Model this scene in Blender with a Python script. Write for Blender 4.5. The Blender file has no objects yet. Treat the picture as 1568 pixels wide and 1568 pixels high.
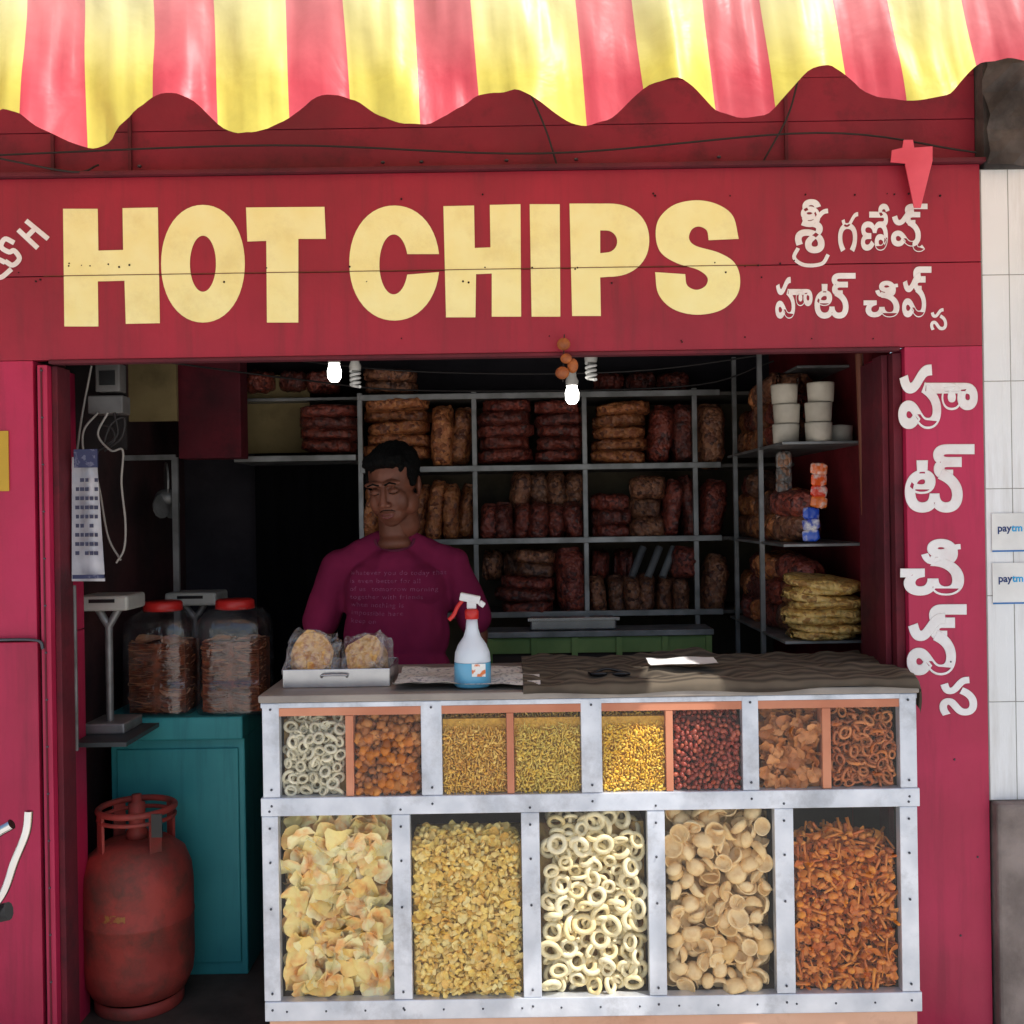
import bpy, bmesh, math, random
import numpy as np
from mathutils import Vector, Matrix, Euler, noise as mnoise
from mathutils.bvhtree import BVHTree
random.seed(4); rng=np.random.default_rng(4)
SC=bpy.context.scene; COL=SC.collection
D=2.7; F=1618.0; H=1.40; A=math.radians(0.9); ca,sa=math.cos(A),math.sin(A)
# survey helper: measured sight-line -> world position on a vertical plane at depth y
def X(u,v,y): return ((u-784)*ca+(784-v)*sa)*(D+y)/F
def Z(u,v,y): return H+(-(u-784)*sa+(784-v)*ca)*(D+y)/F
def P(u,v,y): return Vector((X(u,v,y),y,Z(u,v,y)))
def C(r,g,b,k=1.0):
    def f(c):
        c/=255.0
        return (c/12.92 if c<=0.04045 else ((c+0.055)/1.055)**2.4)*k
    return (f(r),f(g),f(b),1)
# ---------------- materials
def newmat(name):
    m=bpy.data.materials.new(name); m.use_nodes=True
    nt=m.node_tree; b=nt.nodes['Principled BSDF']; return m,nt,b
def pm(name,c1,c2=None,scale=8,rough=.5,metal=0,bump=0,bscale=60,coat=0,streak=False,vec=None,detail=6,lo=.35,hi=.65,dirt=None,dirt_amt=.5,dlo=.5,spec=.5):
    m,nt,b=newmat(name); N=nt.nodes; L=nt.links
    b.inputs['Roughness'].default_value=rough; b.inputs['Metallic'].default_value=metal; b.inputs['Specular IOR Level'].default_value=spec
    b.inputs['Coat Weight'].default_value=coat; b.inputs['Coat Roughness'].default_value=.12
    tc=N.new('ShaderNodeTexCoord'); mp=N.new('ShaderNodeMapping'); L.new(tc.outputs['Object'],mp.inputs[0])
    if vec: mp.inputs['Scale'].default_value=vec
    if c2 is None: c2=tuple(x*.8 for x in c1[:3])+(1,)
    n=N.new('ShaderNodeTexNoise'); n.inputs['Scale'].default_value=scale; n.inputs['Detail'].default_value=detail
    L.new(mp.outputs[0],n.inputs['Vector'])
    r=N.new('ShaderNodeValToRGB'); r.color_ramp.elements[0].position=lo; r.color_ramp.elements[1].position=hi
    r.color_ramp.elements[0].color=c1; r.color_ramp.elements[1].color=c2
    L.new(n.outputs['Fac'],r.inputs[0]); out=r.outputs[0]
    if dirt:
        mp2=N.new('ShaderNodeMapping'); mp2.inputs['Scale'].default_value=(14,14,1.2) if streak else (5,5,5)
        L.new(tc.outputs['Object'],mp2.inputs[0])
        n2=N.new('ShaderNodeTexNoise'); n2.inputs['Scale'].default_value=1.5; n2.inputs['Detail'].default_value=8; n2.inputs['Roughness'].default_value=.7
        L.new(mp2.outputs[0],n2.inputs['Vector'])
        r2=N.new('ShaderNodeValToRGB'); r2.color_ramp.elements[0].position=dlo; r2.color_ramp.elements[1].position=dlo+.22
        r2.color_ramp.elements[0].color=(0,0,0,1); r2.color_ramp.elements[1].color=(dirt_amt,)*3+(1,)
        L.new(n2.outputs['Fac'],r2.inputs[0])
        mx=N.new('ShaderNodeMix'); mx.data_type='RGBA'; L.new(r2.outputs[0],mx.inputs[0]); L.new(out,mx.inputs[6]); mx.inputs[7].default_value=dirt
        out=mx.outputs[2]
        mr=N.new('ShaderNodeMapRange'); mr.inputs[3].default_value=rough*.8; mr.inputs[4].default_value=min(1,rough*1.4)
        L.new(n2.outputs['Fac'],mr.inputs[0]); L.new(mr.outputs[0],b.inputs['Roughness'])
    L.new(out,b.inputs['Base Color'])
    if bump:
        nb=N.new('ShaderNodeTexNoise'); nb.inputs['Scale'].default_value=bscale; nb.inputs['Detail'].default_value=4
        L.new(mp.outputs[0],nb.inputs['Vector'])
        bp=N.new('ShaderNodeBump'); bp.inputs['Strength'].default_value=bump; bp.inputs['Distance'].default_value=.01
        L.new(nb.outputs['Fac'],bp.inputs['Height']); L.new(bp.outputs[0],b.inputs['Normal'])
    return m
def island(name,cols,rough=.6,noise_mix=.35,nscale=40,spot=None,coat=0,bump=.3):
    m,nt,b=newmat(name); N=nt.nodes; L=nt.links; b.inputs['Roughness'].default_value=rough; b.inputs['Coat Weight'].default_value=coat
    g=N.new('ShaderNodeNewGeometry'); r=N.new('ShaderNodeValToRGB'); el=r.color_ramp.elements
    while len(el)<len(cols): el.new(.5)
    for i,c in enumerate(cols): el[i].position=i/(len(cols)-1); el[i].color=c
    L.new(g.outputs['Random Per Island'],r.inputs[0])
    tc=N.new('ShaderNodeTexCoord'); n=N.new('ShaderNodeTexNoise'); n.inputs['Scale'].default_value=nscale; n.inputs['Detail'].default_value=5
    L.new(tc.outputs['Object'],n.inputs['Vector'])
    r2=N.new('ShaderNodeValToRGB'); r2.color_ramp.elements[0].position=.45; r2.color_ramp.elements[1].position=.68
    r2.color_ramp.elements[0].color=(0,0,0,1); r2.color_ramp.elements[1].color=(min(1,noise_mix*1.6),)*3+(1,)
    L.new(n.outputs['Fac'],r2.inputs[0])
    mx=N.new('ShaderNodeMix'); mx.data_type='RGBA'; L.new(r2.outputs[0],mx.inputs[0]); L.new(r.outputs[0],mx.inputs[6])
    mx.inputs[7].default_value=spot if spot else tuple(x*.55 for x in cols[0][:3])+(1,)
    L.new(mx.outputs[2],b.inputs['Base Color'])
    bp=N.new('ShaderNodeBump'); bp.inputs['Strength'].default_value=bump; bp.inputs['Distance'].default_value=.004
    L.new(n.outputs['Fac'],bp.inputs['Height']); L.new(bp.outputs[0],b.inputs['Normal'])
    return m
def bagmat(name,c1,c2,c3):
    m,nt,b=newmat(name); N=nt.nodes; L=nt.links; b.inputs['Roughness'].default_value=.5; b.inputs['Coat Weight'].default_value=.7; b.inputs['Coat Roughness'].default_value=.16
    tc=N.new('ShaderNodeTexCoord'); v=N.new('ShaderNodeTexVoronoi'); v.inputs['Scale'].default_value=75
    L.new(tc.outputs['Object'],v.inputs['Vector']); r=N.new('ShaderNodeValToRGB'); el=r.color_ramp.elements
    el.new(.5); el[0].color=c1; el[1].color=c2; el[2].color=c3; el[0].position=.1; el[2].position=.9
    sp=N.new('ShaderNodeSeparateColor'); L.new(v.outputs['Color'],sp.inputs[0]); L.new(sp.outputs[0],r.inputs[0])
    g=N.new('ShaderNodeNewGeometry'); hs=N.new('ShaderNodeHueSaturation'); mr=N.new('ShaderNodeMapRange'); mr.inputs[3].default_value=.55; mr.inputs[4].default_value=1.5
    L.new(g.outputs['Random Per Island'],mr.inputs[0]); L.new(mr.outputs[0],hs.inputs['Value']); L.new(r.outputs[0],hs.inputs['Color']); L.new(hs.outputs[0],b.inputs['Base Color'])
    bv=N.new('ShaderNodeBump'); bv.inputs['Strength'].default_value=1; bv.inputs['Distance'].default_value=.006; L.new(v.outputs['Distance'],bv.inputs['Height']); bv.invert=True
    L.new(bv.outputs[0],b.inputs['Normal'])
    n=N.new('ShaderNodeTexNoise'); n.inputs['Scale'].default_value=45; n.inputs['Distortion'].default_value=2.5; L.new(tc.outputs['Object'],n.inputs['Vector'])
    bp=N.new('ShaderNodeBump'); bp.inputs['Strength'].default_value=1; bp.inputs['Distance'].default_value=.015; L.new(n.outputs['Fac'],bp.inputs['Height'])
    L.new(bp.outputs[0],b.inputs['Coat Normal'])
    return m
def glassmat(name,tint=(1,1,1,1),fac=.08,rough=.03,haze=0.0,bump=0):
    m=bpy.data.materials.new(name); m.use_nodes=True; nt=m.node_tree; nt.nodes.clear(); N=nt.nodes;L=nt.links
    o=N.new('ShaderNodeOutputMaterial'); t=N.new('ShaderNodeBsdfTransparent'); t.inputs[0].default_value=tint
    g=N.new('ShaderNodeBsdfGlossy'); g.inputs['Roughness'].default_value=rough
    d=N.new('ShaderNodeBsdfDiffuse'); d.inputs[0].default_value=(.8,.8,.8,1)
    lw=N.new('ShaderNodeLayerWeight'); lw.inputs[0].default_value=.25
    ml=N.new('ShaderNodeMath'); ml.operation='MULTIPLY_ADD'; ml.inputs[1].default_value=.5; ml.inputs[2].default_value=fac; ml.use_clamp=True
    pw=N.new('ShaderNodeMath'); pw.operation='POWER'; pw.inputs[1].default_value=3; L.new(lw.outputs['Facing'],pw.inputs[0]); L.new(pw.outputs[0],ml.inputs[0])
    m1=N.new('ShaderNodeMixShader'); L.new(ml.outputs[0],m1.inputs[0]); L.new(t.outputs[0],m1.inputs[1]); L.new(g.outputs[0],m1.inputs[2])
    tc=N.new('ShaderNodeTexCoord'); n=N.new('ShaderNodeTexNoise'); n.inputs['Scale'].default_value=9; n.inputs['Detail'].default_value=6; n.inputs['Distortion'].default_value=1
    L.new(tc.outputs['Object'],n.inputs['Vector'])
    if bump:
        n3=N.new('ShaderNodeTexNoise'); n3.inputs['Scale'].default_value=30; n3.inputs['Distortion'].default_value=2; L.new(tc.outputs['Object'],n3.inputs['Vector'])
        bp=N.new('ShaderNodeBump'); bp.inputs['Strength'].default_value=bump; bp.inputs['Distance'].default_value=.01; L.new(n3.outputs['Fac'],bp.inputs['Height']); L.new(bp.outputs[0],g.inputs['Normal'])
    if haze>0:
        mr=N.new('ShaderNodeMapRange'); mr.inputs[1].default_value=.45; mr.inputs[2].default_value=.8; mr.inputs[3].default_value=haze*.2; mr.inputs[4].default_value=haze*2.5; L.new(n.outputs['Fac'],mr.inputs[0])
        m2=N.new('ShaderNodeMixShader'); L.new(mr.outputs[0],m2.inputs[0]); L.new(m1.outputs[0],m2.inputs[1]); L.new(d.outputs[0],m2.inputs[2]); m1=m2
    L.new(m1.outputs[0],o.inputs[0]); return m
RED=pm('red_paint',C(163,28,54),C(142,24,47),3,.5,bump=.15,bscale=25,dirt=C(98,36,44),streak=True,dirt_amt=.5)
RED2=pm('red_paint_bounce_lit',C(188,34,80),C(166,28,66),3,.5,bump=.15,bscale=25,dirt=C(110,34,52),streak=True,dirt_amt=.45)  # brighter, pinker copy of the red: bounce light put into the pillar colour
REDD=pm('red_paint_dark',C(105,17,36),C(76,14,28),4,.7,bump=.3,bscale=20,dirt=C(45,22,28),dirt_amt=.75)
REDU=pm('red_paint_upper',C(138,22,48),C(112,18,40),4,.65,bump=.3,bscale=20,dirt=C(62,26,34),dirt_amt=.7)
DARKGAP=pm('dark_gap',C(35,10,14),C(20,8,8),10,.9)
CREAM=pm('cream_paint',C(250,243,178),C(247,236,163),12,.5,bump=.1,dirt=C(205,185,120),dirt_amt=.35)
WHITE=pm('white_paint',C(240,238,238),C(228,224,222),12,.5,dirt=C(200,130,130),dirt_amt=.3)
ALU=pm('aluminium',C(228,232,240),C(198,204,214),10,.42,metal=.5,bump=.08,dirt=C(140,140,142),dirt_amt=.6)
ALUD=pm('aluminium_old',C(150,150,150),C(112,112,110),12,.45,metal=.5)
RIV=pm('rivet',C(90,92,98),None,10,.4,metal=.8)
ORW=pm('orange_laminate',C(214,142,108),C(192,118,86),6,.5)
PEACH=pm('peach_board',C(242,190,158),C(230,172,138),6,.5,dirt=C(180,120,90))
TEAL=pm('teal_paint',C(56,156,160),C(44,143,148),5,.5,dirt=C(30,95,100),streak=True,dirt_amt=.45)
TILE=pm('white_tile',C(236,238,240),C(224,226,226),3,.25,dirt=C(175,170,160),streak=True,dirt_amt=.45)
GROUT=pm('grout',C(155,155,150),None,20,.9)
STONE=pm('grey_stone',C(145,132,126),C(110,99,94),7,.85,bump=.5,bscale=40,dirt=C(80,70,65))
CONC=pm('dark_concrete',C(88,82,80),C(50,46,46),9,.9,bump=.9,bscale=14,dirt=C(28,26,26),dirt_amt=.8)
GROUND=pm('ground_mat',C(212,208,200),C(196,192,184),2,.9,bump=.4,bscale=40)
FLOOR=pm('floor_mat',C(80,72,66),C(55,50,46),6,.7,dirt=C(35,30,28))
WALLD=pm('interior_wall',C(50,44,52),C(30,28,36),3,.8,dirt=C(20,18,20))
BLACK=pm('black_plastic',C(22,22,24),C(14,14,15),20,.35)
DOORSHADE=pm('doorway_shade',C(16,15,18),C(9,9,11),6,.95,bump=.4,bscale=8,vec=(4,4,.5),spec=.1)
CREAMW=pm('old_cream_wall',C(150,132,90),C(118,102,66),5,.8,dirt=C(60,52,35))
GREENB=pm('green_board',C(140,165,95),C(110,140,75),5,.6)
STEEL=pm('stainless',C(205,205,205),C(175,175,178),8,.25,metal=.8)
PAPER=pm('newsprint',C(215,212,205),C(150,150,152),90,.85,vec=(1,1,2.5),lo=.52,hi=.64)
PAPW=pm('paper_white',C(235,235,232),C(215,215,212),10,.8)
GLASS=glassmat('window_glass',fac=.035,haze=.004)
WIREM=pm('wire_dark',C(30,25,25),None,10,.6)
# ---------------- mesh helpers
def root(name):
    e=bpy.data.objects.new(name,None); e.empty_display_size=.1; COL.objects.link(e); return e
def link(name,me,mat=None,parent=None,smooth=False):
    o=bpy.data.objects.new(name,me); COL.objects.link(o)
    if mat is not None and len(me.materials)==0:
        for m in (mat if isinstance(mat,(list,tuple)) else [mat]): me.materials.append(m)
    if parent: o.parent=parent
    if smooth: me.polygons.foreach_set('use_smooth',[True]*len(me.polygons))
    return o
def mesh(name,vs,fs,mat=None,parent=None,smooth=False):
    me=bpy.data.meshes.new(name); me.from_pydata([tuple(v) for v in vs],[],[tuple(f) for f in fs]); me.update()
    return link(name,me,mat,parent,smooth)
def boxes(name,lst,mat,parent=None,bevel=.0):
    bm=bmesh.new()
    for b in lst:
        x0,x1,y0,y1,z0,z1=b[:6]
        M=Matrix.Translation(((x0+x1)/2,(y0+y1)/2,(z0+z1)/2))
        if len(b)>6: M=M@Euler(b[6]).to_matrix().to_4x4()
        M=M@Matrix.Diagonal((abs(x1-x0),abs(y1-y0),abs(z1-z0),1))
        r=bmesh.ops.create_cube(bm,size=1,matrix=M)
    if bevel>0: bmesh.ops.bevel(bm,geom=bm.edges[:],offset=bevel,segments=2,affect='EDGES',profile=.5)
    me=bpy.data.meshes.new(name); bm.to_mesh(me); bm.free(); return link(name,me,mat,parent)
def box(name,x0,x1,y0,y1,z0,z1,mat,parent=None,bevel=0): return boxes(name,[(x0,x1,y0,y1,z0,z1)],mat,parent,bevel)
def spheres(name,lst,mat,parent=None,seg=16):
    bm=bmesh.new()
    for c,r in lst:
        r=(r,r,r) if not hasattr(r,'__len__') else r
        bmesh.ops.create_uvsphere(bm,u_segments=seg,v_segments=seg//2,radius=1,matrix=Matrix.Translation(c)@Matrix.Diagonal((*r,1)))
    me=bpy.data.meshes.new(name); bm.to_mesh(me); bm.free(); return link(name,me,mat,parent,True)
def catmull(pts,n=8):
    pts=[np.array(p,float) for p in pts]
    if len(pts)<3: return pts
    q=[2*pts[0]-pts[1]]+pts+[2*pts[-1]-pts[-2]]; out=[]
    for i in range(1,len(q)-2):
        for t in np.linspace(0,1,n,endpoint=False):
            a,b,c,d=q[i-1],q[i],q[i+1],q[i+2]
            out.append(.5*((2*b)+(-a+c)*t+(2*a-5*b+4*c-d)*t*t+(-a+3*b-3*c+d)*t**3))
    out.append(pts[-1]); return out
def tube(name,pts,r,mat,parent=None,smooth=True,n=8,squash=None,res=3):
    cu=bpy.data.curves.new(name,'CURVE'); cu.dimensions='3D'; cu.bevel_depth=r; cu.bevel_resolution=res; cu.use_fill_caps=True
    paths=pts if isinstance(pts[0][0],(list,tuple,np.ndarray,Vector)) else [pts]
    for p in paths:
        pp=catmull(p,n) if smooth else p
        s=cu.splines.new('POLY'); s.points.add(len(pp)-1)
        for i,q in enumerate(pp): s.points[i].co=(q[0],q[1] if squash is None else 0,q[2],1)
    o=bpy.data.objects.new(name,cu); COL.objects.link(o); cu.materials.append(mat)
    if squash is not None: o.location.y=squash; o.scale=(1,.1,1)
    if parent: o.parent=parent
    return o
def lathe(name,prof,c,mat,parent=None,seg=32,sq=2.0,yscale=1):
    vs=[];fs=[]
    for r,z in prof:
        for i in range(seg):
            a=2*math.pi*i/seg; cx,sx=math.cos(a),math.sin(a)
            k=(abs(cx)**sq+abs(sx)**sq)**(-1/sq)
            vs.append((c[0]+r*k*cx,c[1]+r*k*sx*yscale,c[2]+z))
    for j in range(len(prof)-1):
        for i in range(seg):
            a=j*seg+i;b=j*seg+(i+1)%seg; fs.append((a,b,b+seg,a+seg))
    return mesh(name,vs,fs,mat,parent,True)
# ---------------- scatter
def tmpl(kind):
    bm=bmesh.new()
    if kind=='ring':
        vs=[];fs=[];n,m=16,8
        for i in range(n):
            a=2*math.pi*i/n
            for j in range(m):
                b=2*math.pi*j/m; r=.375+.125*math.cos(b)+.015*math.sin(2*a+1); vs.append((r*math.cos(a),r*math.sin(a)*.94,.13*math.sin(b)+.02*math.sin(2*a)))
        for i in range(n):
            for j in range(m): fs.append((i*m+j,((i+1)%n)*m+j,((i+1)%n)*m+(j+1)%m,i*m+(j+1)%m))
        return np.array(vs),fs
    if kind=='loop':
        vs=[];fs=[];n,m=18,6
        for i in range(n):
            a=2*math.pi*i/n*1.15
            R=.42-.08*i/n
            for j in range(m):
                b=2*math.pi*j/m; r=R+.11*math.cos(b); vs.append((r*math.cos(a),r*math.sin(a)*.78,.11*math.sin(b)+.12*i/n))
        for i in range(n-1):
            for j in range(m): fs.append((i*m+j,(i+1)*m+j,(i+1)*m+(j+1)%m,i*m+(j+1)%m))
        return np.array(vs),fs
    if kind in('chip','flake','crisp'):
        vs=[(0,0,0)];fs=[];n=8 if kind=='flake' else 20; rings=1 if kind=='flake' else 4
        for k in range(1,rings+1):
            for i in range(n):
                a=2*math.pi*i/n; r=.5*k/rings
                rr=r*(1+.07*math.sin(2*a+1)*k/rings+.03*math.sin(5*a))
                if kind=='flake': rr*=(1 if i%2 else .75)
                if kind=='crisp': z=.35*rr*rr*math.cos(2*a)+.25*rr*rr+(.09*math.sin(4*a+1)+.05*math.sin(7*a))*(k/rings)**2
                else: z=.4*rr*rr*math.cos(2*a)*1.2+.45*rr*rr+.03*math.sin(5*a)*k/rings
                vs.append((rr*math.cos(a),rr*math.sin(a)*(.7 if kind=='flake' else 1),z))
        for i in range(n): fs.append((0,1+i,1+(i+1)%n))
        for k in range(1,rings):
            for i in range(n):
                a=1+(k-1)*n+i;b=1+(k-1)*n+(i+1)%n; fs.append((a,a+n,b+n,b))
        return np.array(vs),fs
    if kind=='cup':
        prof=[(.0,-.02),(.16,.0),(.33,.08),(.44,.22),(.5,.38),(.44,.37),(.36,.24),(.24,.12),(.0,.08)]; n=14;vs=[];fs=[]
        for r,z in prof:
            for i in range(n):
                a=2*math.pi*i/n; vs.append((r*math.cos(a)*(1+.06*math.sin(2*a)),r*math.sin(a)*.92,z-.2+.05*math.sin(3*a)*r))
        for j in range(len(prof)-1):
            for i in range(n):
                a=j*n+i;b=j*n+(i+1)%n; fs.append((a,b,b+n,a+n))
        return np.array(vs),fs
    if kind=='bit':
        bmesh.ops.create_icosphere(bm,subdivisions=1,radius=.5,matrix=Matrix.Diagonal((1,.6,.5,1)))
    elif kind=='stick':
        bmesh.ops.create_cone(bm,cap_ends=True,segments=5,radius1=.12,radius2=.10,depth=1.4)
        for v in bm.verts: v.co.x+=.2*v.co.z**2
    elif kind=='nut':
        bmesh.ops.create_uvsphere(bm,u_segments=8,v_segments=6,radius=.5,matrix=Matrix.Diagonal((.75,.75,1,1)))
    elif kind=='nugget':
        bmesh.ops.create_icosphere(bm,subdivisions=2,radius=.5)
        for v in bm.verts: v.co*=1+.6*mnoise.noise(v.co*4)+.3*mnoise.noise(v.co*9)
    bm.verts.index_update()
    vs=np.array([v.co[:] for v in bm.verts]); fs=[tuple(v.index for v in f.verts) for f in bm.faces]; bm.free(); return vs,fs
def rotm(n,flat,flip):
    a=rng.uniform(0,2*np.pi,n); out=np.zeros((n,3,3))
    for i in range(n):
        spin=Matrix.Rotation(a[i],3,'Z')
        t=Euler((math.radians(90)+rng.normal(0,flat),0,rng.normal(0,flat))).to_matrix()
        if rng.random()<flip: t=t@Matrix.Rotation(math.pi,3,'X')
        out[i]=np.array(t@spin)
    return out
def scatter(name,kinds,pos,size,mat,flat=.6,parent=None,smooth=True,jit=.25,flip=.35):
    VS=[];FS=[];off=0; n=len(pos); R=rotm(n,flat,flip); ts=[tmpl(k) for k in kinds]
    for i in range(n):
        v,f=ts[0] if len(ts)<2 else ts[rng.integers(len(ts))]
        s=size*(1+rng.uniform(-jit,jit)); w=(v*s*(1+rng.uniform(-.12,.12,3)))@R[i].T+pos[i]
        VS.append(w); FS+= [tuple(x+off for x in ff) for ff in f]; off+=len(v)
    return mesh(name,np.concatenate(VS),FS,mat,parent,smooth)
def fillpos(x0,x1,z0,z1,y0,size,dmin,layers,top,margin,lstep):
    pos=[]; cell=dmin
    for L in range(layers):
        grid={}
        nt=int((x1-x0)*(z1-z0)/(dmin*dmin)*6)
        for _ in range(nt):
            x=rng.uniform(x0+margin,x1-margin); z=rng.uniform(z0+margin*.7,z1)
            zt=z1 if top is None else top((x-x0)/(x1-x0))
            if z>zt-margin*.3: continue
            gx,gz=int(x/cell),int(z/cell); ok=True
            for i in (-1,0,1):
                for j in (-1,0,1):
                    for q in grid.get((gx+i,gz+j),()):
                        if (q[0]-x)**2+(q[1]-z)**2<dmin*dmin: ok=False;break
                    if not ok: break
                if not ok: break
            if not ok: continue
            grid.setdefault((gx,gz),[]).append((x,z))
            pos.append((x,y0+margin*.6+L*lstep+rng.uniform(0,.2)*size+max(0,(z-zt+.05))*.8,z))
    return np.array(pos)
# ================= SETTING
ground=mesh('ground',[(-60,-60,-.1),(60,-60,-.1),(60,60,-.1),(-60,60,-.1)],[(0,1,2,3)],GROUND)
shop=root('snack_shop')
ZB=H+.407; ZT=H+.871
xl=X(57,1000,0); xo=X(82,1000,0); xr=X(1382,800,0); xe=X(1507,700,0)
box('floor_slab',-3,xe,-.25,2.6,-.1,0,FLOOR,shop)
zseam=(H+((784-412)*D/F))
box('fascia_board_lower',-3,xe,0,.03,ZB,zseam-.0012,RED,shop,.0015)
box('fascia_board_upper',-3,xe,0.0005,.03,zseam+.0012,ZT,RED,shop,.0015)
box('fascia_backing',-3,xe-.01,.031,.05,ZB+.01,ZT,DARKGAP,shop)
box('fascia_top_trim',-3,xe+.01,-.018,.05,ZT+.001,ZT+.012,REDD,shop,.002)
box('fascia_bottom_trim',xo,xr,-.004,.032,ZB-.010,ZB-.001,REDD,shop,.002)
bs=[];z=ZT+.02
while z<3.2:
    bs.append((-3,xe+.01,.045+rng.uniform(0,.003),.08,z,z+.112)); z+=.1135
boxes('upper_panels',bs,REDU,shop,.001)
boxes('upper_battens',[(X(u,200,0)-.004,X(u,200,0)+.004,.036,.044,ZT+.02,3.1) for u in (70,190,1210)],REDD,shop)
box('pillar_right',xr+.012,xe,.0,.3,0,ZB-.001,RED2,shop,.002)
box('pillar_right_jamb',xr-.012,xr+.011,.02,.3,0,ZB-.013,REDD,shop,.002)
box('pillar_right_channel',xr-.03,xr-.014,.05,.12,0,ZB-.013,REDD,shop,.002)
box('pillar_left',-3,xl,0.0,.3,H-.31,ZB-.001,RED2,shop,.002)
box('pillar_left_base',-3,xl,0.002,.3,0,H-.313,RED2,shop,.002)
box('pillar_left_groove',xl+.0005,xl+.012,.02,.1,0,ZB-.013,DARKGAP,shop)
box('pillar_left_rail',xl+.0125,xo-.004,-.004,.1,0,ZB-.013,RED2,shop,.002)
box('pillar_left_inner',xo-.0035,xo+.012,.02,.1,0,ZB-.013,REDD,shop,.002)
boxes('pillar_left_ribs',[(xo-.02,xo-.016,-.007,-.0045,0,ZB-.02)],REDD,shop)
spheres('rail_rivets',[((xl+.024,-.004,z),.004) for z in np.arange(.1,1.8,.12)]+[((xe-.05+rng.uniform(-.1,.03),0,zz),.003) for zz in (.3,.5,.75,1.0)],RIV,shop,8)
tube('latch_bar',[(-1.35,-.01,H-.305),(xl,-.01,H-.307),(xl+.02,-.01,H-.33)],.004,RIV,shop)
box('yellow_notice',-1.33,X(14,700,0),-.004,-.001,Z(7,752,0),Z(7,660,0),pm('yellow_sheet',C(210,170,50),None,5,.6),shop)
xL=-1.30; xR=1.03; YB=1.5
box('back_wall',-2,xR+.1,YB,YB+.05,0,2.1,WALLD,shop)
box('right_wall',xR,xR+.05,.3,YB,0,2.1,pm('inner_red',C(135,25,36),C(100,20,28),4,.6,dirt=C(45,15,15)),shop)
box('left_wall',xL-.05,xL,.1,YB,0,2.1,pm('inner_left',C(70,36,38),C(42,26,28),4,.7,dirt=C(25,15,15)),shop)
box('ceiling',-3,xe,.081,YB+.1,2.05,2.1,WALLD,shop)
box('roof',-3,xe,.081,YB+.1,3.1,3.2,CONC,shop)
box('doorway_shade_sheet',-1.0,-.52,1.42,1.46,0,1.95,DOORSHADE,shop)  # near-black sheet stands in for the darkness inside the doorway
box('cream_panel',X(375,650,1.3),X(475,650,1.3),1.3,1.31,Z(400,694,1.3),Z(400,575,1.3),CREAMW,shop)
box('cream_panel_left',X(185,600,.9),X(270,600,.9),.9,.92,Z(230,645,.9),Z(230,540,.9),CREAMW,shop)
box('inner_red_pier',X(272,600,1.0),X(368,600,1.0),1.0,1.1,Z(300,702,1.0),2.04,REDD,shop,.003)
tube('wood_strip_right',[(X(1312,540,.3),.28,1.83),(X(1330,1015,.3),.28,.93)],.011,pm('wood_strip',C(130,75,55),None,9,.6),shop,False)
tube('hanging_wires',[[(-1.3,-.02,2.32),(-1.1,-.02,2.28),(-1.05,.02,2.31)],[(-1.4,.0,2.33),(-.6,.01,2.35),(.1,.0,2.315),(.8,.01,2.36),(1.2,.0,2.3)],[(.05,0,2.5),(.1,.0,2.38),(.13,.02,2.29)],[(.75,0,2.5),(.72,.0,2.4),(.66,.03,2.29)]],.0025,WIREM,shop)
spheres('upper_bolts',[((x,.035,2.31),(.006,.006,.004)) for x in (-.95,-.32,-.22,.0,.18,.55)],RIV,shop,8)
# tile wall + stone
tw=root('tiled_wall')
zs=sorted([Z(1540,v,0) for v in (1226,1075,912,748,583,420,258)])
tl=[];xx=[xe+.004,X(1551,700,0),X(1551,700,0)+.25,X(1551,700,0)+.5,X(1551,700,0)+.75]
for i in range(len(zs)-1):
    for j in range(len(xx)-1):
        tl.append((xx[j]+.001,xx[j+1]-.001,.004+rng.uniform(0,.001),.016,zs[i]+.001,zs[i+1]-.001))
boxes('tiles',tl,TILE,tw,.001)
box('grout_bed',xe+.002,3,.0055,.3,zs[0],zs[-1],GROUT,tw)
vs=[];fs=[];nx,nz=40,26
for i in range(nx+1):
    for j in range(nz+1):
        x=xe+.012+(1.2)*i/nx; z=zs[-1]+.002+.82*j/nz; q=Vector((x*9,0,z*9))
        edge=.02*mnoise.noise(Vector((2,5,z*14))) if i==0 else 0
        vs.append((x+edge,-.012-.03*abs(mnoise.noise(q))-.018*mnoise.noise(q*3),z))
for i in range(nx):
    for j in range(nz): a=i*(nz+1)+j; fs.append((a,a+nz+1,a+nz+2,a+1))
mesh('concrete_top',vs,fs,CONC,tw)
box('concrete_core',xe+.012,3,.0,.3,zs[-1]+.001,3.1,CONC,tw)
box('stone_plinth',xe+.006,3,-.03,.3,0,zs[0]-.001,STONE,None,.008)
for k,(v0,v1) in enumerate(((786,845),(862,925))):
    s=root('payment_sticker'); x0=X(1519,800,0)
    box('card',x0,x0+.14,.0015,.003,Z(1540,v1,0),Z(1540,v0,0),PAPW,s)
    box('blue_line',x0,x0+.14,.0006,.0012,Z(1540,v1,0),Z(1540,v1,0)+.004,pm('blue_ink',C(20,110,180),None,5,.5),s)
    for body,xo_,cc in (('pay',0,(20,50,110)),('tm',.036,(0,160,220))):
        fc=bpy.data.curves.new('label','FONT'); fc.body=body; fc.size=.026; fc.offset=.0006; fc.materials.append(pm('ink',C(*cc),None,5,.5))
        o=bpy.data.objects.new('label',fc); COL.objects.link(o); o.parent=s; o.location=(x0+.014+xo_,.0008,Z(1540,(v0*2+v1)/3+8,0)); o.rotation_euler=(math.pi/2,0,0)
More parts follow.
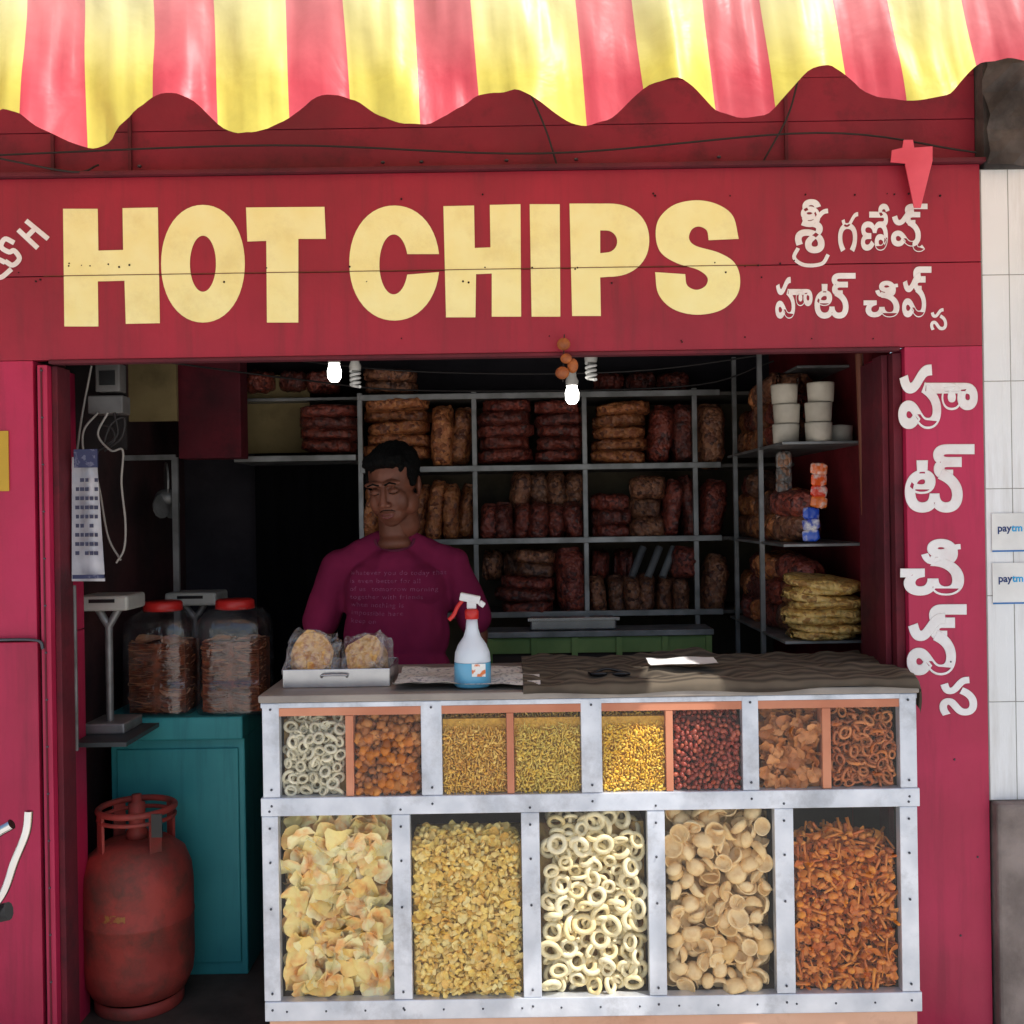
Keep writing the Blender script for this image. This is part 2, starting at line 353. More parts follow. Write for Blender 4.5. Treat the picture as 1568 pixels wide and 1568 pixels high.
# ================= SIGN LETTERS
sign=root('hot_chips_sign')
def letter(name,loops,mat,y=-.0012):
    cu=bpy.data.curves.new(name,'CURVE'); cu.dimensions='2D'; cu.fill_mode='BOTH'; cu.extrude=.0008
    for lp in loops:
        s=cu.splines.new('POLY'); s.points.add(len(lp)-1); s.use_cyclic_u=True
        for i,(u,v) in enumerate(lp): s.points[i].co=(X(u,v,0),Z(u,v,0),0,1)
    o=bpy.data.objects.new(name,cu); COL.objects.link(o); o.rotation_euler=(math.pi/2,0,0); o.location.y=y; cu.materials.append(mat); o.parent=sign
def ell(cx,cy,rx,ry,a0=0,a1=360,n=48,p=2.0):
    out=[]
    for t in np.linspace(math.radians(a0),math.radians(a1),n,endpoint=(a1-a0)%360!=0):
        c,s=math.cos(t),math.sin(t); k=(abs(c)**p+abs(s)**p)**(-1/p); out.append((cx+rx*k*c,cy-ry*k*s))
    return out
letter('letter_h',[[(97,320),(150,320),(151,384),(189,383),(188,319),(242,318),(245,495),(193,496),(191,430),(150,431),(151,500),(99,500)]],CREAM)
letter('letter_o',[ell(311,404,64,90,p=2.1),ell(311,404,20,43)],CREAM)
letter('letter_t',[[(377,318),(497,317),(499,366),(457,366),(457,494),(409,494),(408,369),(379,370)]],CREAM)
letter('letter_c',[ell(604,403,69,88,9,351,p=2.1)+ell(603,405,22,46,340,20,40)],CREAM)
letter('letter_h2',[[(679,316),(726,315),(727,380),(751,379),(750,314),(797,313),(798,485),(753,485),(753,419),(729,420),(728,486),(683,486)]],CREAM)
letter('letter_i',[[(811,313),(857,313),(858,485),(814,485)]],CREAM)
letter('letter_p',[[(872,312)]+ell(932,368,62,56,90,-90,30,p=2.2)+[(919,425),(920,484),(876,484)],[(919,353)]+ell(928,370,17,17,90,-90,14)+[(919,388)]],CREAM)
s1=catmull([(1131,366),(1122,331),(1098,313),(1066,307),(1032,314),(1009,335),(1004,362),(1012,387),(1036,403),(1068,413),(1083,425),(1080,438),(1066,444),(1052,437),(1049,420)],6)
s2=catmull([(1003,417),(1008,450),(1030,473),(1066,482),(1104,475),(1128,453),(1133,426),(1124,402),(1100,387),(1066,377),(1055,366),(1059,352),(1070,347),(1082,353),(1085,368)],6)
letter('letter_s',[[tuple(p) for p in s1]+[tuple(p) for p in s2]],CREAM)
box('board_seam',X(97,400,0)-.05,X(1135,400,0)+.05,-.0031,-.0025,zseam-.0009,zseam+.0009,pm('seam',C(110,60,35),None,20,.9),sign)
bm=[]
for i in range(46):
    u=rng.uniform(0,1480); v=rng.choice([300,428,520,405,412])+rng.uniform(-6,6); p=P(u,v,0); bm.append(((p.x,-.002,p.z),rng.uniform(.0015,.003)))
spheres('nail_heads',bm,DARKGAP,shop,8)
def brush(name,strokes,wpx):
    tube(name,[[(X(u,v,0),0,Z(u,v,0)) for u,v in s] for s in strokes],wpx*D/F/2,WHITE,sign,squash=-.001,n=6)
brush('side_lettering',[[(8,402),(-4,398),(-14,412),(0,425),(18,412)],[(22,372),(8,366),(2,378),(14,386),(22,384),(30,396),(20,406),(8,400)],[(40,338),(74,366)],[(28,352),(58,380)],[(52,352),(40,364)],[(-20,385),(0,372)]],8)
def fit(body,u0,u1,v0,v1,bold=.02):
    fc=bpy.data.curves.new('t','FONT'); fc.body=body; fc.size=1; fc.bevel_depth=bold; fc.bevel_resolution=1; fc.resolution_u=6
    o=bpy.data.objects.new('t',fc); COL.objects.link(o); bpy.context.view_layer.update(); dg=bpy.context.evaluated_depsgraph_get(); me=bpy.data.meshes.new_from_object(o.evaluated_get(dg)); bpy.data.objects.remove(o)
    if len(me.vertices)==0: return
    bm=bmesh.new(); bm.from_mesh(me); bmesh.ops.remove_doubles(bm,verts=bm.verts[:],dist=1e-5)
    xs=[v.co.x for v in bm.verts]; ys=[v.co.y for v in bm.verts]; a,b,c,d=min(xs),max(xs),min(ys),max(ys)
    seen=set(); comp=0; off={}
    for v in bm.verts:
        if v in seen: continue
        st=[v]; seen.add(v)
        while st:
            w_=st.pop(); off[w_]=comp
            for e in w_.link_edges:
                o2=e.other_vert(w_)
                if o2 not in seen: seen.add(o2); st.append(o2)
        comp+=1
    for v in bm.verts:
        k=off[v]; tu=(v.co.x-a)/(b-a); tv=(d-v.co.y)/(d-c); q=P(u0+(u1-u0)*tu,v0+(v1-v0)*tv,0)
        v.co=(q.x,-.001-k*.00015-(v.co.z+bold)*.006,q.z)
    bm.to_mesh(me); bm.free(); me.materials.clear(); link('telugu_letter',me,WHITE,sign)
for g in [("శీ",1217,1268,305,388),("గ",1283,1314,325,386),("ణే",1318,1362,312,384),("ష్",1364,1420,312,386),("హా",1187,1244,424,488),("ట్",1247,1310,418,488),("చి",1322,1377,430,486),("ప్",1381,1426,408,486),("స",1424,1450,472,506)]: fit(*g,bold=.019)
for g in [("హా",1375,1497,558,657),("ట్",1385,1492,680,785),("చి",1378,1476,825,912),("ప్",1388,1480,925,1034),("స",1438,1496,1036,1096)]: fit(*g,bold=.03)
brush('sri_loop',[[(1222,380),(1216,395),(1232,406),(1258,404),(1268,390)]],6)
pk=root('pink_metal_bracket'); PK=pm('pink_paint',C(230,90,110),C(215,75,95),9,.5)
v0=[(1366,230),(1382,226),(1384,214),(1398,214),(1400,226),(1428,224),(1428,246),(1410,318),(1400,318),(1386,250),(1364,248)]
vv=[P(u,v,-.03) for u,v in v0]; n=len(vv)
mesh('plate',vv+[Vector((p.x,p.y+.004,p.z)) for p in vv],[tuple(range(n))]+[(i,(i+1)%n,n+(i+1)%n,n+i) for i in range(n)],PK,pk)
ch=root('lime_charm'); OR=pm('dried_lime',C(180,105,50),C(120,58,28),30,.6,bump=.4)
spheres('limes',[(P(863,527,-.025),(.017,.017,.016)),(P(867,549,-.025),(.015,.015,.013)),(P(861,571,-.025),(.018,.018,.016)),(P(877,560,-.02),(.014,.014,.019))],OR,ch)
tube('string',[tuple(P(864,512,-.02)),tuple(P(862,585,-.025))],.0015,WIREM,ch,False)
# ================= AWNING
aw=root('striped_awning')
def cloth(name,c,pale,tr=.33):
    m=bpy.data.materials.new(name); m.use_nodes=True; nt=m.node_tree; nt.nodes.clear(); N=nt.nodes;L=nt.links
    o=N.new('ShaderNodeOutputMaterial'); d=N.new('ShaderNodeBsdfDiffuse'); t=N.new('ShaderNodeBsdfTranslucent'); g=N.new('ShaderNodeBsdfGlossy'); g.inputs['Roughness'].default_value=.4
    tc=N.new('ShaderNodeTexCoord'); n=N.new('ShaderNodeTexNoise'); n.inputs['Scale'].default_value=5; n.inputs['Detail'].default_value=8; n.inputs['Roughness'].default_value=.65; L.new(tc.outputs['Object'],n.inputs['Vector'])
    r=N.new('ShaderNodeValToRGB'); r.color_ramp.elements[0].position=.3; r.color_ramp.elements[1].position=.55; r.color_ramp.elements[0].color=tuple(x*.8 for x in c[:3])+(1,); r.color_ramp.elements[1].color=c
    L.new(n.outputs['Fac'],r.inputs[0])
    # glare painted into the fabric colour, paler towards the top fold
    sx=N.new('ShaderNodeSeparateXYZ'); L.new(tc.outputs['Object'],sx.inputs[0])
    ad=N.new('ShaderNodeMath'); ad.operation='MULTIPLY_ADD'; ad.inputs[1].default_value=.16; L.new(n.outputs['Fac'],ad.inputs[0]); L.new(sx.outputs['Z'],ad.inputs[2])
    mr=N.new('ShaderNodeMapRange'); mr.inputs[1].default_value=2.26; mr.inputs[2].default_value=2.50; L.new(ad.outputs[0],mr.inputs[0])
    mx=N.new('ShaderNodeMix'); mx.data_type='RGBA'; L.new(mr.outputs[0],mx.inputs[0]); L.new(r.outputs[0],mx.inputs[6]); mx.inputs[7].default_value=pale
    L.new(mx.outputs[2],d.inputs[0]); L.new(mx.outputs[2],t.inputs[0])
    nb=N.new('ShaderNodeTexNoise'); nb.inputs['Scale'].default_value=7; nb.inputs['Distortion'].default_value=.5; nb.inputs['Detail'].default_value=4; L.new(tc.outputs['Object'],nb.inputs['Vector'])
    bp=N.new('ShaderNodeBump'); bp.inputs['Strength'].default_value=.28; bp.inputs['Distance'].default_value=.02; L.new(nb.outputs['Fac'],bp.inputs['Height'])
    for q in (d,g): L.new(bp.outputs[0],q.inputs['Normal'])
    m1=N.new('ShaderNodeMixShader'); m1.inputs[0].default_value=tr; L.new(d.outputs[0],m1.inputs[1]); L.new(t.outputs[0],m1.inputs[2])
    m2=N.new('ShaderNodeMixShader'); m2.inputs[0].default_value=.03; L.new(m1.outputs[0],m2.inputs[1]); L.new(g.outputs[0],m2.inputs[2]); L.new(m2.outputs[0],o.inputs[0]); return m
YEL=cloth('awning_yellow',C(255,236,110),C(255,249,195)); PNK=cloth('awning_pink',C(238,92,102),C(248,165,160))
edges=[37,124,235,328,440,530,640,728,893,980,1090,1180,1290,1378,1490]
allE=list(edges)
while allE[0]>-1000: allE=[allE[0]-(108 if (len(allE)-len(edges))%2==0 else 92)]+allE
kk=len(allE)
while allE[-1]<3200: allE.append(allE[-1]+(92 if (len(allE)-kk)%2==0 else 108))
i37=allE.index(37)
def kind(u):
    i=sum(1 for a in allE if a<=u); return 'Y' if (i-i37)%2==0 else 'P'
us=set()
for a,b in zip(allE[:-1],allE[1:]):
    n=max(1,round((b-a)/8))
    for j in range(n): us.add(a+(b-a)*j/n)
us=sorted(us)
hem=[(-60,215),(0,170),(37,183),(60,203),(100,218),(135,225),(160,215),(185,190),(235,155),(270,152),(300,162),(330,193),(360,207),(395,210),(435,190),(480,150),(510,146),(540,152),(570,175),(610,198),(650,201),(690,175),(730,143),(785,142),(820,165),(850,185),(890,193),(930,182),(960,152),(985,133),(1030,132),(1060,150),(1090,170),(1130,183),(1170,178),(1200,145),(1230,113),(1270,105),(1300,120),(1330,146),(1390,163),(1440,155),(1470,120),(1495,96),(1540,90),(1580,105),(1640,150)]
hu=[h[0] for h in hem]; hv=[h[1] for h in hem]
def hemv(u):
    if u<-60: return 190+28*math.sin((u+60)/98*math.pi*1.0)
    if u>1640: return 120+30*math.cos((u-1640)/100*math.pi)
    return np.interp(u,hu,hv)
hs=[hemv(u) for u in us]; hs=np.convolve(np.pad(hs,1,'edge'),[.25,.5,.25],'valid')
YA=-.8; vs=[];fs=[];mi=[]; NV=22; NS=34
ZF=2.43
for i,u in enumerate(us):
    x0=X(u,160,YA); zh=Z(u,hs[i],YA)
    wob=math.sin(u/98*math.pi)*.010+.022*mnoise.noise(Vector((u*.012,3,0)))
    for j in range(NV+1):
        t=j/NV; z=zh+(ZF-zh)*t
        vs.append((x0+.02*(.3-t),YA+.05*t-(1-t)**1.5*(.012+wob*1.6)+.02*mnoise.noise(Vector((u*.012+z*1.2,z*4,1)))*min(1,t*3)+.007*mnoise.noise(Vector((u*.05,z*7,4))),z))
    for j in range(1,NS+1):
        t=j/NS; y=YA+.05+t*.81; z=ZF+t*.62-.02*math.sin(math.pi*t)+.012*mnoise.noise(Vector((u*.01,t*5,7)))*min(1,t*6)
        vs.append((x0-.014,y,z))
R=NV+NS+1
for i in range(len(us)-1):
    um=(us[i]+us[i+1])/2
    for j in range(R-1):
        a=i*R+j; q=(a,a+R,a+R+1,a+1)
        c=(Vector(vs[q[0]])+Vector(vs[q[2]]))/2
        if j>1 and 2.19<c.z<2.64:
            t=(c.z-2.19)/.45; cx=1.165+.04*t; hw=.12*(1-t)+.055
            if abs(c.x-cx)<hw: continue
        fs.append(q); mi.append(0 if kind(um)=='Y' else 1)
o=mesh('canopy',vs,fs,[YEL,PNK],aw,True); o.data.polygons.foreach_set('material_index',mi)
tube('front_pipe',[(-3,YA+.08,ZF-.03),(1.0,YA+.08,ZF-.03)],.012,ALUD,aw,False)
for x in (-1.9,): tube('support_arm',[(x,YA+.08,ZF-.03),(x,.04,2.0)],.012,ALUD,aw,False)
# ================= COUNTER
ct=root('display_counter'); yf=-.10; kf=(D+yf)/F
def CX(u,v=1300): return X(u,v,yf)
def CZ(d): return H-d*kf
ztop=CZ(275); zr1=CZ(300); zm1=CZ(432); zm0=CZ(460); zb1=CZ(744); zb0=CZ(774)
xa=CX(402); xb=CX(1408)
yb=.40
box('top_board',xa-.004,xb+.004,yf-.006,yb,ztop-.018,ztop,pm('counter_top',C(160,150,140),C(130,122,115),8,.5),ct,.003)
box('rail_top',xa,xb,yf,yf+.03,zr1+.008,ztop-.019,ALU,ct,.002)
box('rail_top_orange',xa+.02,xb-.02,yf+.0015,yf+.012,zr1-.012,zr1+.0075,ORW,ct)
box('rail_mid',xa-.002,xb+.002,yf-.003,yf+.03,zm0,zm1,ALU,ct,.002)
box('rail_bottom',xa,xb,yf-.003,yf+.03,zb0,zb1,ALU,ct,.002)
box('base_board',xa+.01,xb-.01,yf+.006,yb,0,zb0-.001,PEACH,ct)
TP=[(402,428),(645,677),(890,922),(1137,1162),(1378,1404)]
BP=[(403,428),(602,630),(800,828),(993,1020),(1188,1217),(1380,1407)]
boxes('posts_upper',[(CX(a,1150),CX(b,1150),yf-.001,yf+.028,zm1+.0005,ztop-.02) for a,b in TP],ALU,ct,.002)
boxes('posts_lower',[(CX(a,1400),CX(b,1400),yf-.001,yf+.028,zb1+.0005,zm0-.0005) for a,b in BP],ALU,ct,.002)
boxes('wood_dividers',[(CX(a,1150),CX(b,1150),yf+.002,yf+.3,zm1+.001,zr1-.013) for a,b in [(529,541),(776,787),(1020,1031),(1260,1273)]],ORW,ct,.001)
rv=[]
for a,b in TP:
    m=CX((a+b)/2,1150)
    for z in (ztop-.035,zm1+.02,zm1-.02): rv.append(((m,yf-.003,z),.0032))
for a,b in BP:
    m=CX((a+b)/2,1400)
    for z in (zm0+.012,zm0-.03,zb1+.02,zb1-.02,(zm0+zb1)/2,(zm0*1.5+zb1*.5)/2): rv.append(((m,yf-.003,z),.0032))
for u in np.arange(440,1400,60): rv.append(((CX(u,1560),yf-.003,(zb0+zb1)/2),.0028))
spheres('rivets',rv,RIV,ct,8)
INB=pm('case_inner',C(85,77,70),C(60,54,50),6,.7)
box('case_back',xa+.01,xb-.01,yb-.015,yb-.002,zb0,ztop-.02,INB,ct)
box('case_side_l',xa+.001,xa+.008,yf+.031,yb-.016,zb0,ztop-.02,INB,ct)
box('case_side_r',xb-.008,xb-.001,yf+.031,yb-.016,zb0,ztop-.02,INB,ct)
box('case_mid_shelf',xa+.01,xb-.01,yf+.031,yb-.016,zm0+.002,zm1-.004,INB,ct)
box('case_floor',xa+.01,xb-.01,yf+.031,yb-.016,zb0,zb1-.004,INB,ct)
boxes('case_partitions',[(CX((a+b)/2,1400)-.003,CX((a+b)/2,1400)+.003,yf+.031,yb-.016,zb1,zm0) for a,b in BP[1:-1]]+[(CX((a+b)/2,1150)-.003,CX((a+b)/2,1150)+.003,yf+.031,yb-.016,zm1,ztop-.03) for a,b in TP[1:-1]],INB,ct)
yg=yf+.004
def pane(name,x0,x1,z0,z1): mesh(name,[(x0,yg,z0),(x1,yg,z0),(x1,yg,z1),(x0,yg,z1)],[(0,1,2,3)],GLASS,ct)
for k,(a,b) in enumerate(zip(BP[:-1],BP[1:])): pane('glass_lower_%d'%k,CX(a[1],1400)-.001,CX(b[0],1400)+.001,zb1-.001,zm0+.001)
for k,(a,b) in enumerate([(428,529),(541,645),(677,776),(787,890),(922,1020),(1031,1137),(1162,1260),(1273,1378)]): pane('glass_upper_%d'%k,CX(a,1150),CX(b,1150),zm1-.001,zr1-.011)
# --- snack fills
yc=yg+.002
def heap(name,u0,u1,z0,z1,kinds,size,mat,bmat,vmid,flat=.6,layers=3,dm=.62,ls=.35,topf=None,jit=.2,flip=.35,mg=.4):
    x0=CX(u0,vmid)+.001; x1=CX(u1,vmid)-.001
    pos=fillpos(x0,x1,z0,z1,yc,size,size*dm,layers,topf,size*mg,size*ls)
    o=scatter(name,kinds,pos,size,mat,flat,None,True,jit,flip)
    zt=z1 if topf is None else min(topf(0),topf(.5),topf(1))
    yb0=yc+size*(mg*.6+ls*(layers-1))
    box('bed',x0,x1,yb0+.008,yb0+.15,z0,zt-.015,bmat,o)
    return o
zl0=zb1; zl1=zm0-.004
i1=island('tapioca',[C(250,238,175),C(253,244,192),C(250,233,155),C(251,218,128)],.45,.5,26,spot=C(240,155,65))
i2=island('cornmix',[C(255,226,130),C(250,208,95),C(255,236,160),C(244,188,75)],.6,.2,60)
i3=island('rings',[C(245,230,180),C(250,238,198),C(240,218,155)],.5,.2,60,spot=C(210,175,110))
i4=island('cups',[C(243,208,148),C(250,222,168),C(238,198,130)],.5,.25,50,spot=C(205,145,75))
i5=island('brownflake',[C(225,130,45),C(240,155,62),C(200,98,32),C(232,142,62)],.5,.2,60)
b1=pm('bed1',C(205,170,100),C(140,100,52),30,.8,bump=.6); b2=pm('bed2',C(240,200,105),C(205,155,65),60,.8,bump=.6)
b5=pm('bed5',C(140,68,24),C(85,42,14),50,.8,bump=.6)
heap('tapioca_chips_heap',428,602,zl0,zl1,['crisp'],.064,i1,b1,1400,.45,5,.5,.14,flip=.3,jit=.3)
heap('corn_mixture_heap',630,800,zl0,zl1,['chip','flake','flake','bit','flake'],.022,i2,b2,1400,.7,4,.46,.28,topf=lambda t:zl1-.055+.014*math.sin(t*3)+.006*math.sin(t*17),jit=.35)
heap('banana_rings_heap',828,993,zl0,zl1,['ring'],.048,i3,b1,1400,.5,4,.7,.28,topf=lambda t:zl1-.012-.03*abs(t-.5))
heap('snack_cups_heap',1020,1188,zl0,zl1,['cup'],.050,i4,b1,1400,.7,4,.62,.33,topf=lambda t:zl1-.008,flip=.5)
heap('spicy_flakes_heap',1217,1380,zl0,zl1,['flake','flake','stick','bit'],.027,i5,b5,1400,1.3,4,.45,.35,topf=lambda t:zl1-.085+.03*math.sin(t*3+.3),jit=.45)
zu0=zm1; zu1=zr1-.014
j1=island('pale_rings',[C(225,218,190),C(208,198,165),C(238,230,200)],.5,.2,60)
j2=island('nuggets',[C(185,105,40),C(205,125,50),C(135,72,30),C(215,142,70)],.5,.35,60)
j3=island('sev_a',[C(242,195,80),C(228,168,58),C(252,215,112),C(205,138,48)],.6,.15,90)
j4=island('sev_b',[C(242,205,85),C(232,190,72),C(250,222,112),C(195,170,62)],.6,.15,90)
j5=island('sev_c',[C(252,205,60),C(240,185,45),C(255,225,100),C(228,165,45)],.6,.1,90)
j6=island('red_nuts',[C(165,66,46),C(140,50,36),C(192,96,64)],.35,.25,60)
j7=island('brown_chips',[C(205,132,70),C(180,105,50),C(222,152,90)],.5,.3,60)
j8=island('brown_loops',[C(200,115,58),C(170,90,44),C(218,138,75)],.5,.2,60)
b3=pm('bed3',C(225,175,70),C(190,140,50),90,.8,bump=.6)
heap('pale_rings_heap',428,529,zu0,zu1,['ring'],.032,j1,b1,1150,.5,4,.68,.3)
heap('fried_nuggets_heap',541,645,zu0,zu1,['nugget'],.022,j2,b5,1150,.8,3,.62,.6,topf=lambda t:zu1-.004,jit=.4)
heap('fine_mixture_heap',677,776,zu0,zu1,['bit','stick','stick'],.0115,j3,b3,1150,1.5,2,.5,.5,jit=.45)
heap('green_mixture_heap',787,890,zu0,zu1,['bit','stick','stick'],.0115,j4,b3,1150,1.5,2,.5,.5,jit=.45)
heap('yellow_mixture_heap',922,1020,zu0,zu1,['bit','stick','bit'],.0105,j5,b3,1150,1.5,2,.55,.5,jit=.45)
heap('red_peanut_heap',1031,1137,zu0,zu1,['nut'],.0145,j6,pm('bed6',C(100,34,22),C(55,18,10),60,.8),1150,3,3,.72,.6,topf=lambda t:zu1-.004)
heap('brown_chip_heap',1162,1260,zu0,zu1,['crisp'],.036,j7,b5,1150,.6,4,.58,.22)
heap('murukku_heap',1273,1378,zu0,zu1,['loop'],.034,j8,b5,1150,.6,4,.6,.3)
# ---- cloth on counter
def clothgrid(name,x0,x1,y0,y1,z,mat,amp=.008,nx=90,ny=26,over=.0,seed=0,parent=None,hangx=0):
    vs=[];fs=[]
    for i in range(nx+1):
        for j in range(ny+1):
            x=x0+(x1-x0)*i/nx; y=y0+(y1-y0)*j/ny
            n=mnoise.noise(Vector((x*5,y*18,seed)))+.5*mnoise.noise(Vector((x*18,y*30,seed+4)))
            zz=z+.003+amp*(.9+n)
            y2=y+.02*mnoise.noise(Vector((x*4,seed,0)))
            if j<3 and over: zz=z+.003+(amp*(.9+n))*(j/3)-over*(3-j)/3*max(0,.35+.9*mnoise.noise(Vector((x*3,seed+9,0)))); y2=min(y2,yf-.009+j*.003)
            if hangx and x>x1-hangx:
                k=(x-(x1-hangx)); x2=x1-hangx+min(k,.01); zz-=max(0,k-.01)*.9; x=x2+.01*n
            vs.append((x,y2,zz))
    for i in range(nx):
        for j in range(ny):
            a=i*(ny+1)+j; fs.append((a,a+ny+1,a+ny+2,a+1))
    return mesh(name,vs,fs,mat,parent,True)
CL,nt,b=newmat('striped_cloth'); b.inputs['Roughness'].default_value=.95
tc=nt.nodes.new('ShaderNodeTexCoord'); wv=nt.nodes.new('ShaderNodeTexWave'); wv.bands_direction='Y'; wv.inputs['Scale'].default_value=14; wv.inputs['Distortion'].default_value=1.5
rr=nt.nodes.new('ShaderNodeValToRGB'); rr.color_ramp.elements[0].color=C(66,58,48); rr.color_ramp.elements[1].color=C(104,93,78)
nt.links.new(tc.outputs['Object'],wv.inputs['Vector']); nt.links.new(wv.outputs['Fac'],rr.inputs[0]); nt.links.new(rr.outputs[0],b.inputs['Base Color'])
xc0=X(800,1040,.1); clothgrid('counter_cloth',xc0,xb+.085,yf-.009,yb-.04,ztop,CL,.022,150,38,over=.028,seed=2,hangx=.09)
clothgrid('newspaper_sheet',X(612,1040,.1),X(825,1040,.1),-.08,.2,ztop+.002,PAPER,.014,40,16,seed=11)
clothgrid('folded_paper',X(990,1040,.1),X(1090,1040,.1),.0,.12,ztop+.034,PAPW,.010,20,10,seed=21)
g=root('sunglasses')
tube('frame',[[tuple(P(905,1032,-.0)),tuple(P(930,1024,.0)),tuple(P(965,1032,0))],[tuple(P(905,1032,0)),tuple(P(885,1026,.08))]],.004,BLACK,g)
spheres('lenses',[(P(918,1032,-.005),(.02,.006,.007)),(P(950,1032,-.005),(.02,.006,.007))],BLACK,g)
# ---- tray with papad packs
tr=root('steel_tray'); ty=.0; tz=ztop
x0=X(433,1040,ty);x1=X(597,1040,ty); h=.048
boxes('tray_body',[(x0,x1,ty,ty+.004,tz+.001,tz+h),(x0,x1,ty+.2,ty+.204,tz+.001,tz+h),(x0,x0+.004,ty+.0045,ty+.1995,tz+.001,tz+h),(x1-.004,x1,ty+.0045,ty+.1995,tz+.001,tz+h),(x0+.004,x1-.004,ty+.0045,ty+.1995,tz+.001,tz+.005)],STEEL,tr,.0015)
tube('handle',[(x0+.1,ty-.004,tz+.028),(x0+.105,ty-.014,tz+.034),(x0+.16,ty-.014,tz+.034),(x0+.165,ty-.004,tz+.028)],.003,STEEL,tr)
pap=island('papad',[C(232,190,118),C(215,168,95),C(240,205,140)],.5,.5,70,spot=C(165,95,42))
WRAP=glassmat('wrap',tint=(.97,.97,.98,1),fac=.14,rough=.15,haze=.11,bump=1)
def papads(u,v,rt,sc=1):
    pr=root('papad_pack'); c=P(u,v,ty+.06)
    M=Matrix.Translation(c)@Euler((math.radians(58),math.radians(rt),math.radians(rt))).to_matrix().to_4x4()@Matrix.Scale(sc,4)
    vs_,fs_=tmpl('crisp'); VS=[];FS=[];off=0
    for k in range(9):
        m=M@Matrix.Translation((rng.uniform(-.004,.004),rng.uniform(-.004,.004),-k*.008))@Matrix.Rotation(rng.uniform(0,6),4,'Z')
        for dz in (0,.003):
            w_=[m@Vector((p[0]*.110,p[1]*.104,p[2]*.04+dz)) for p in vs_]; VS+=w_; FS+=[tuple(x+off for x in f) for f in fs_]; off+=len(w_)
    mesh('papads',VS,FS,pap,pr,True)
    bm2=bmesh.new(); bmesh.ops.create_uvsphere(bm2,u_segments=56,v_segments=36,radius=1)
    for vtx in bm2.verts:
        p=vtx.co; q=Vector([math.copysign(abs(a)**.38,a) for a in p]); q=Vector((q.x*.068,q.y*.064,q.z*.044-.03)); q+=Vector((1,1,1))*.016*mnoise.noise(q*32)+Vector((.3,.3,1))*.012*mnoise.noise(q*75); vtx.co=M@q
    me=bpy.data.meshes.new('plastic_wrap'); bm2.to_mesh(me); bm2.free(); link('plastic_wrap',me,WRAP,pr,False)
papads(480,1000,9,1.0); papads(556,1002,-12,.92)
# ---- spray bottle
sb=root('spray_bottle'); c=P(724,1046,-.02); c.z=ztop+.003
cx,cy,cz=c; SBW=pm('bottle_white',C(225,232,238),C(212,222,232),5,.35); LIQ=pm('bottle_blue',C(105,180,215),C(90,168,205),5,.25,coat=.5)
lathe('liquid_body',[(0,0),(.043,0),(.047,.005),(.047,.05),(.046,.062)],(cx,cy,cz),LIQ,sb,sq=2.4)
lathe('upper_body',[(.046,.0625),(.044,.085),(.036,.105),(.022,.125),(.016,.145),(.014,.17),(0,.17)],(cx,cy,cz),SBW,sb,sq=2.2)
RP=pm('red_plastic',C(205,42,38),None,5,.4); WP=pm('white_plastic',C(235,235,235),None,5,.35)
lathe('collar',[(0,.17),(.017,.17),(.018,.19),(.014,.195),(0,.195)],(cx,cy,cz),RP,sb)
boxes('spray_head',[(cx-.03,cx+.022,cy-.011,cy+.011,cz+.212,cz+.232,(0,math.radians(12),0)),(cx-.012,cx+.012,cy-.009,cy+.009,cz+.195,cz+.218),(cx+.018,cx+.034,cy-.006,cy+.006,cz+.2,cz+.214,(0,math.radians(35),0))],WP,sb,.003)
tube('trigger',[(cx-.024,cy,cz+.216),(cx-.036,cy,cz+.2),(cx-.046,cy,cz+.18),(cx-.058,cy,cz+.168)],.0055,RP,sb)
boxes('label',[(cx+.0,cx+.034,cy-.0485,cy-.0475,cz+.03,cz+.062)],pm('label_m',C(225,120,60),C(240,240,235),45,.5,lo=.45,hi=.5),sb)
# ================= BACK SHELVES
shf=root('back_shelf_rack'); ys=1.12
ups=[553,728,897,1066]; lev=[607,718,830,943]
def SZ(v): return H+(784-v+2)*(D+ys)/F
boxes('uprights',[(X(u,780,ys)-.009,X(u,780,ys)+.009,ys,ys+.018,0,SZ(600)) for u in ups],ALUD,shf,.002)
boxes('shelf_edges',[(X(553,780,ys),X(1105,780,ys),ys-.003,ys+.015,SZ(v+5),SZ(v-4)) for v in lev],ALUD,shf,.002)
boxes('shelf_boards',[(X(553,780,ys)-.01,xR-.002,ys+.018,YB-.002,SZ(v+4),SZ(v-1)) for v in lev],pm('shelf_board',C(90,85,80),None,6,.6),shf)
boxes('shelf_back_panel',[(X(553,780,ys),xR-.004,YB-.02,YB-.01,.4,SZ(600))],pm('shelf_back',C(100,90,70),C(68,60,48),4,.8,dirt=C(40,36,30)),shf)
boxes('left_shelf',[(X(358,698,ys),X(545,698,ys),ys,YB-.06,SZ(703),SZ(694)),(X(358,600,ys),X(545,600,ys),ys+.1,YB-.06,SZ(606),SZ(601))],ALUD,shf,.002)
B_OR=bagmat('bag_orange',C(155,85,46),C(195,125,74),C(110,55,30)); B_RD=bagmat('bag_red',C(108,40,32),C(148,68,50),C(70,25,21)); B_BR=bagmat('bag_brown',C(122,72,50),C(162,108,75),C(80,45,33)); B_YE=bagmat('bag_yellow',C(205,165,85),C(228,195,118),C(165,120,60))
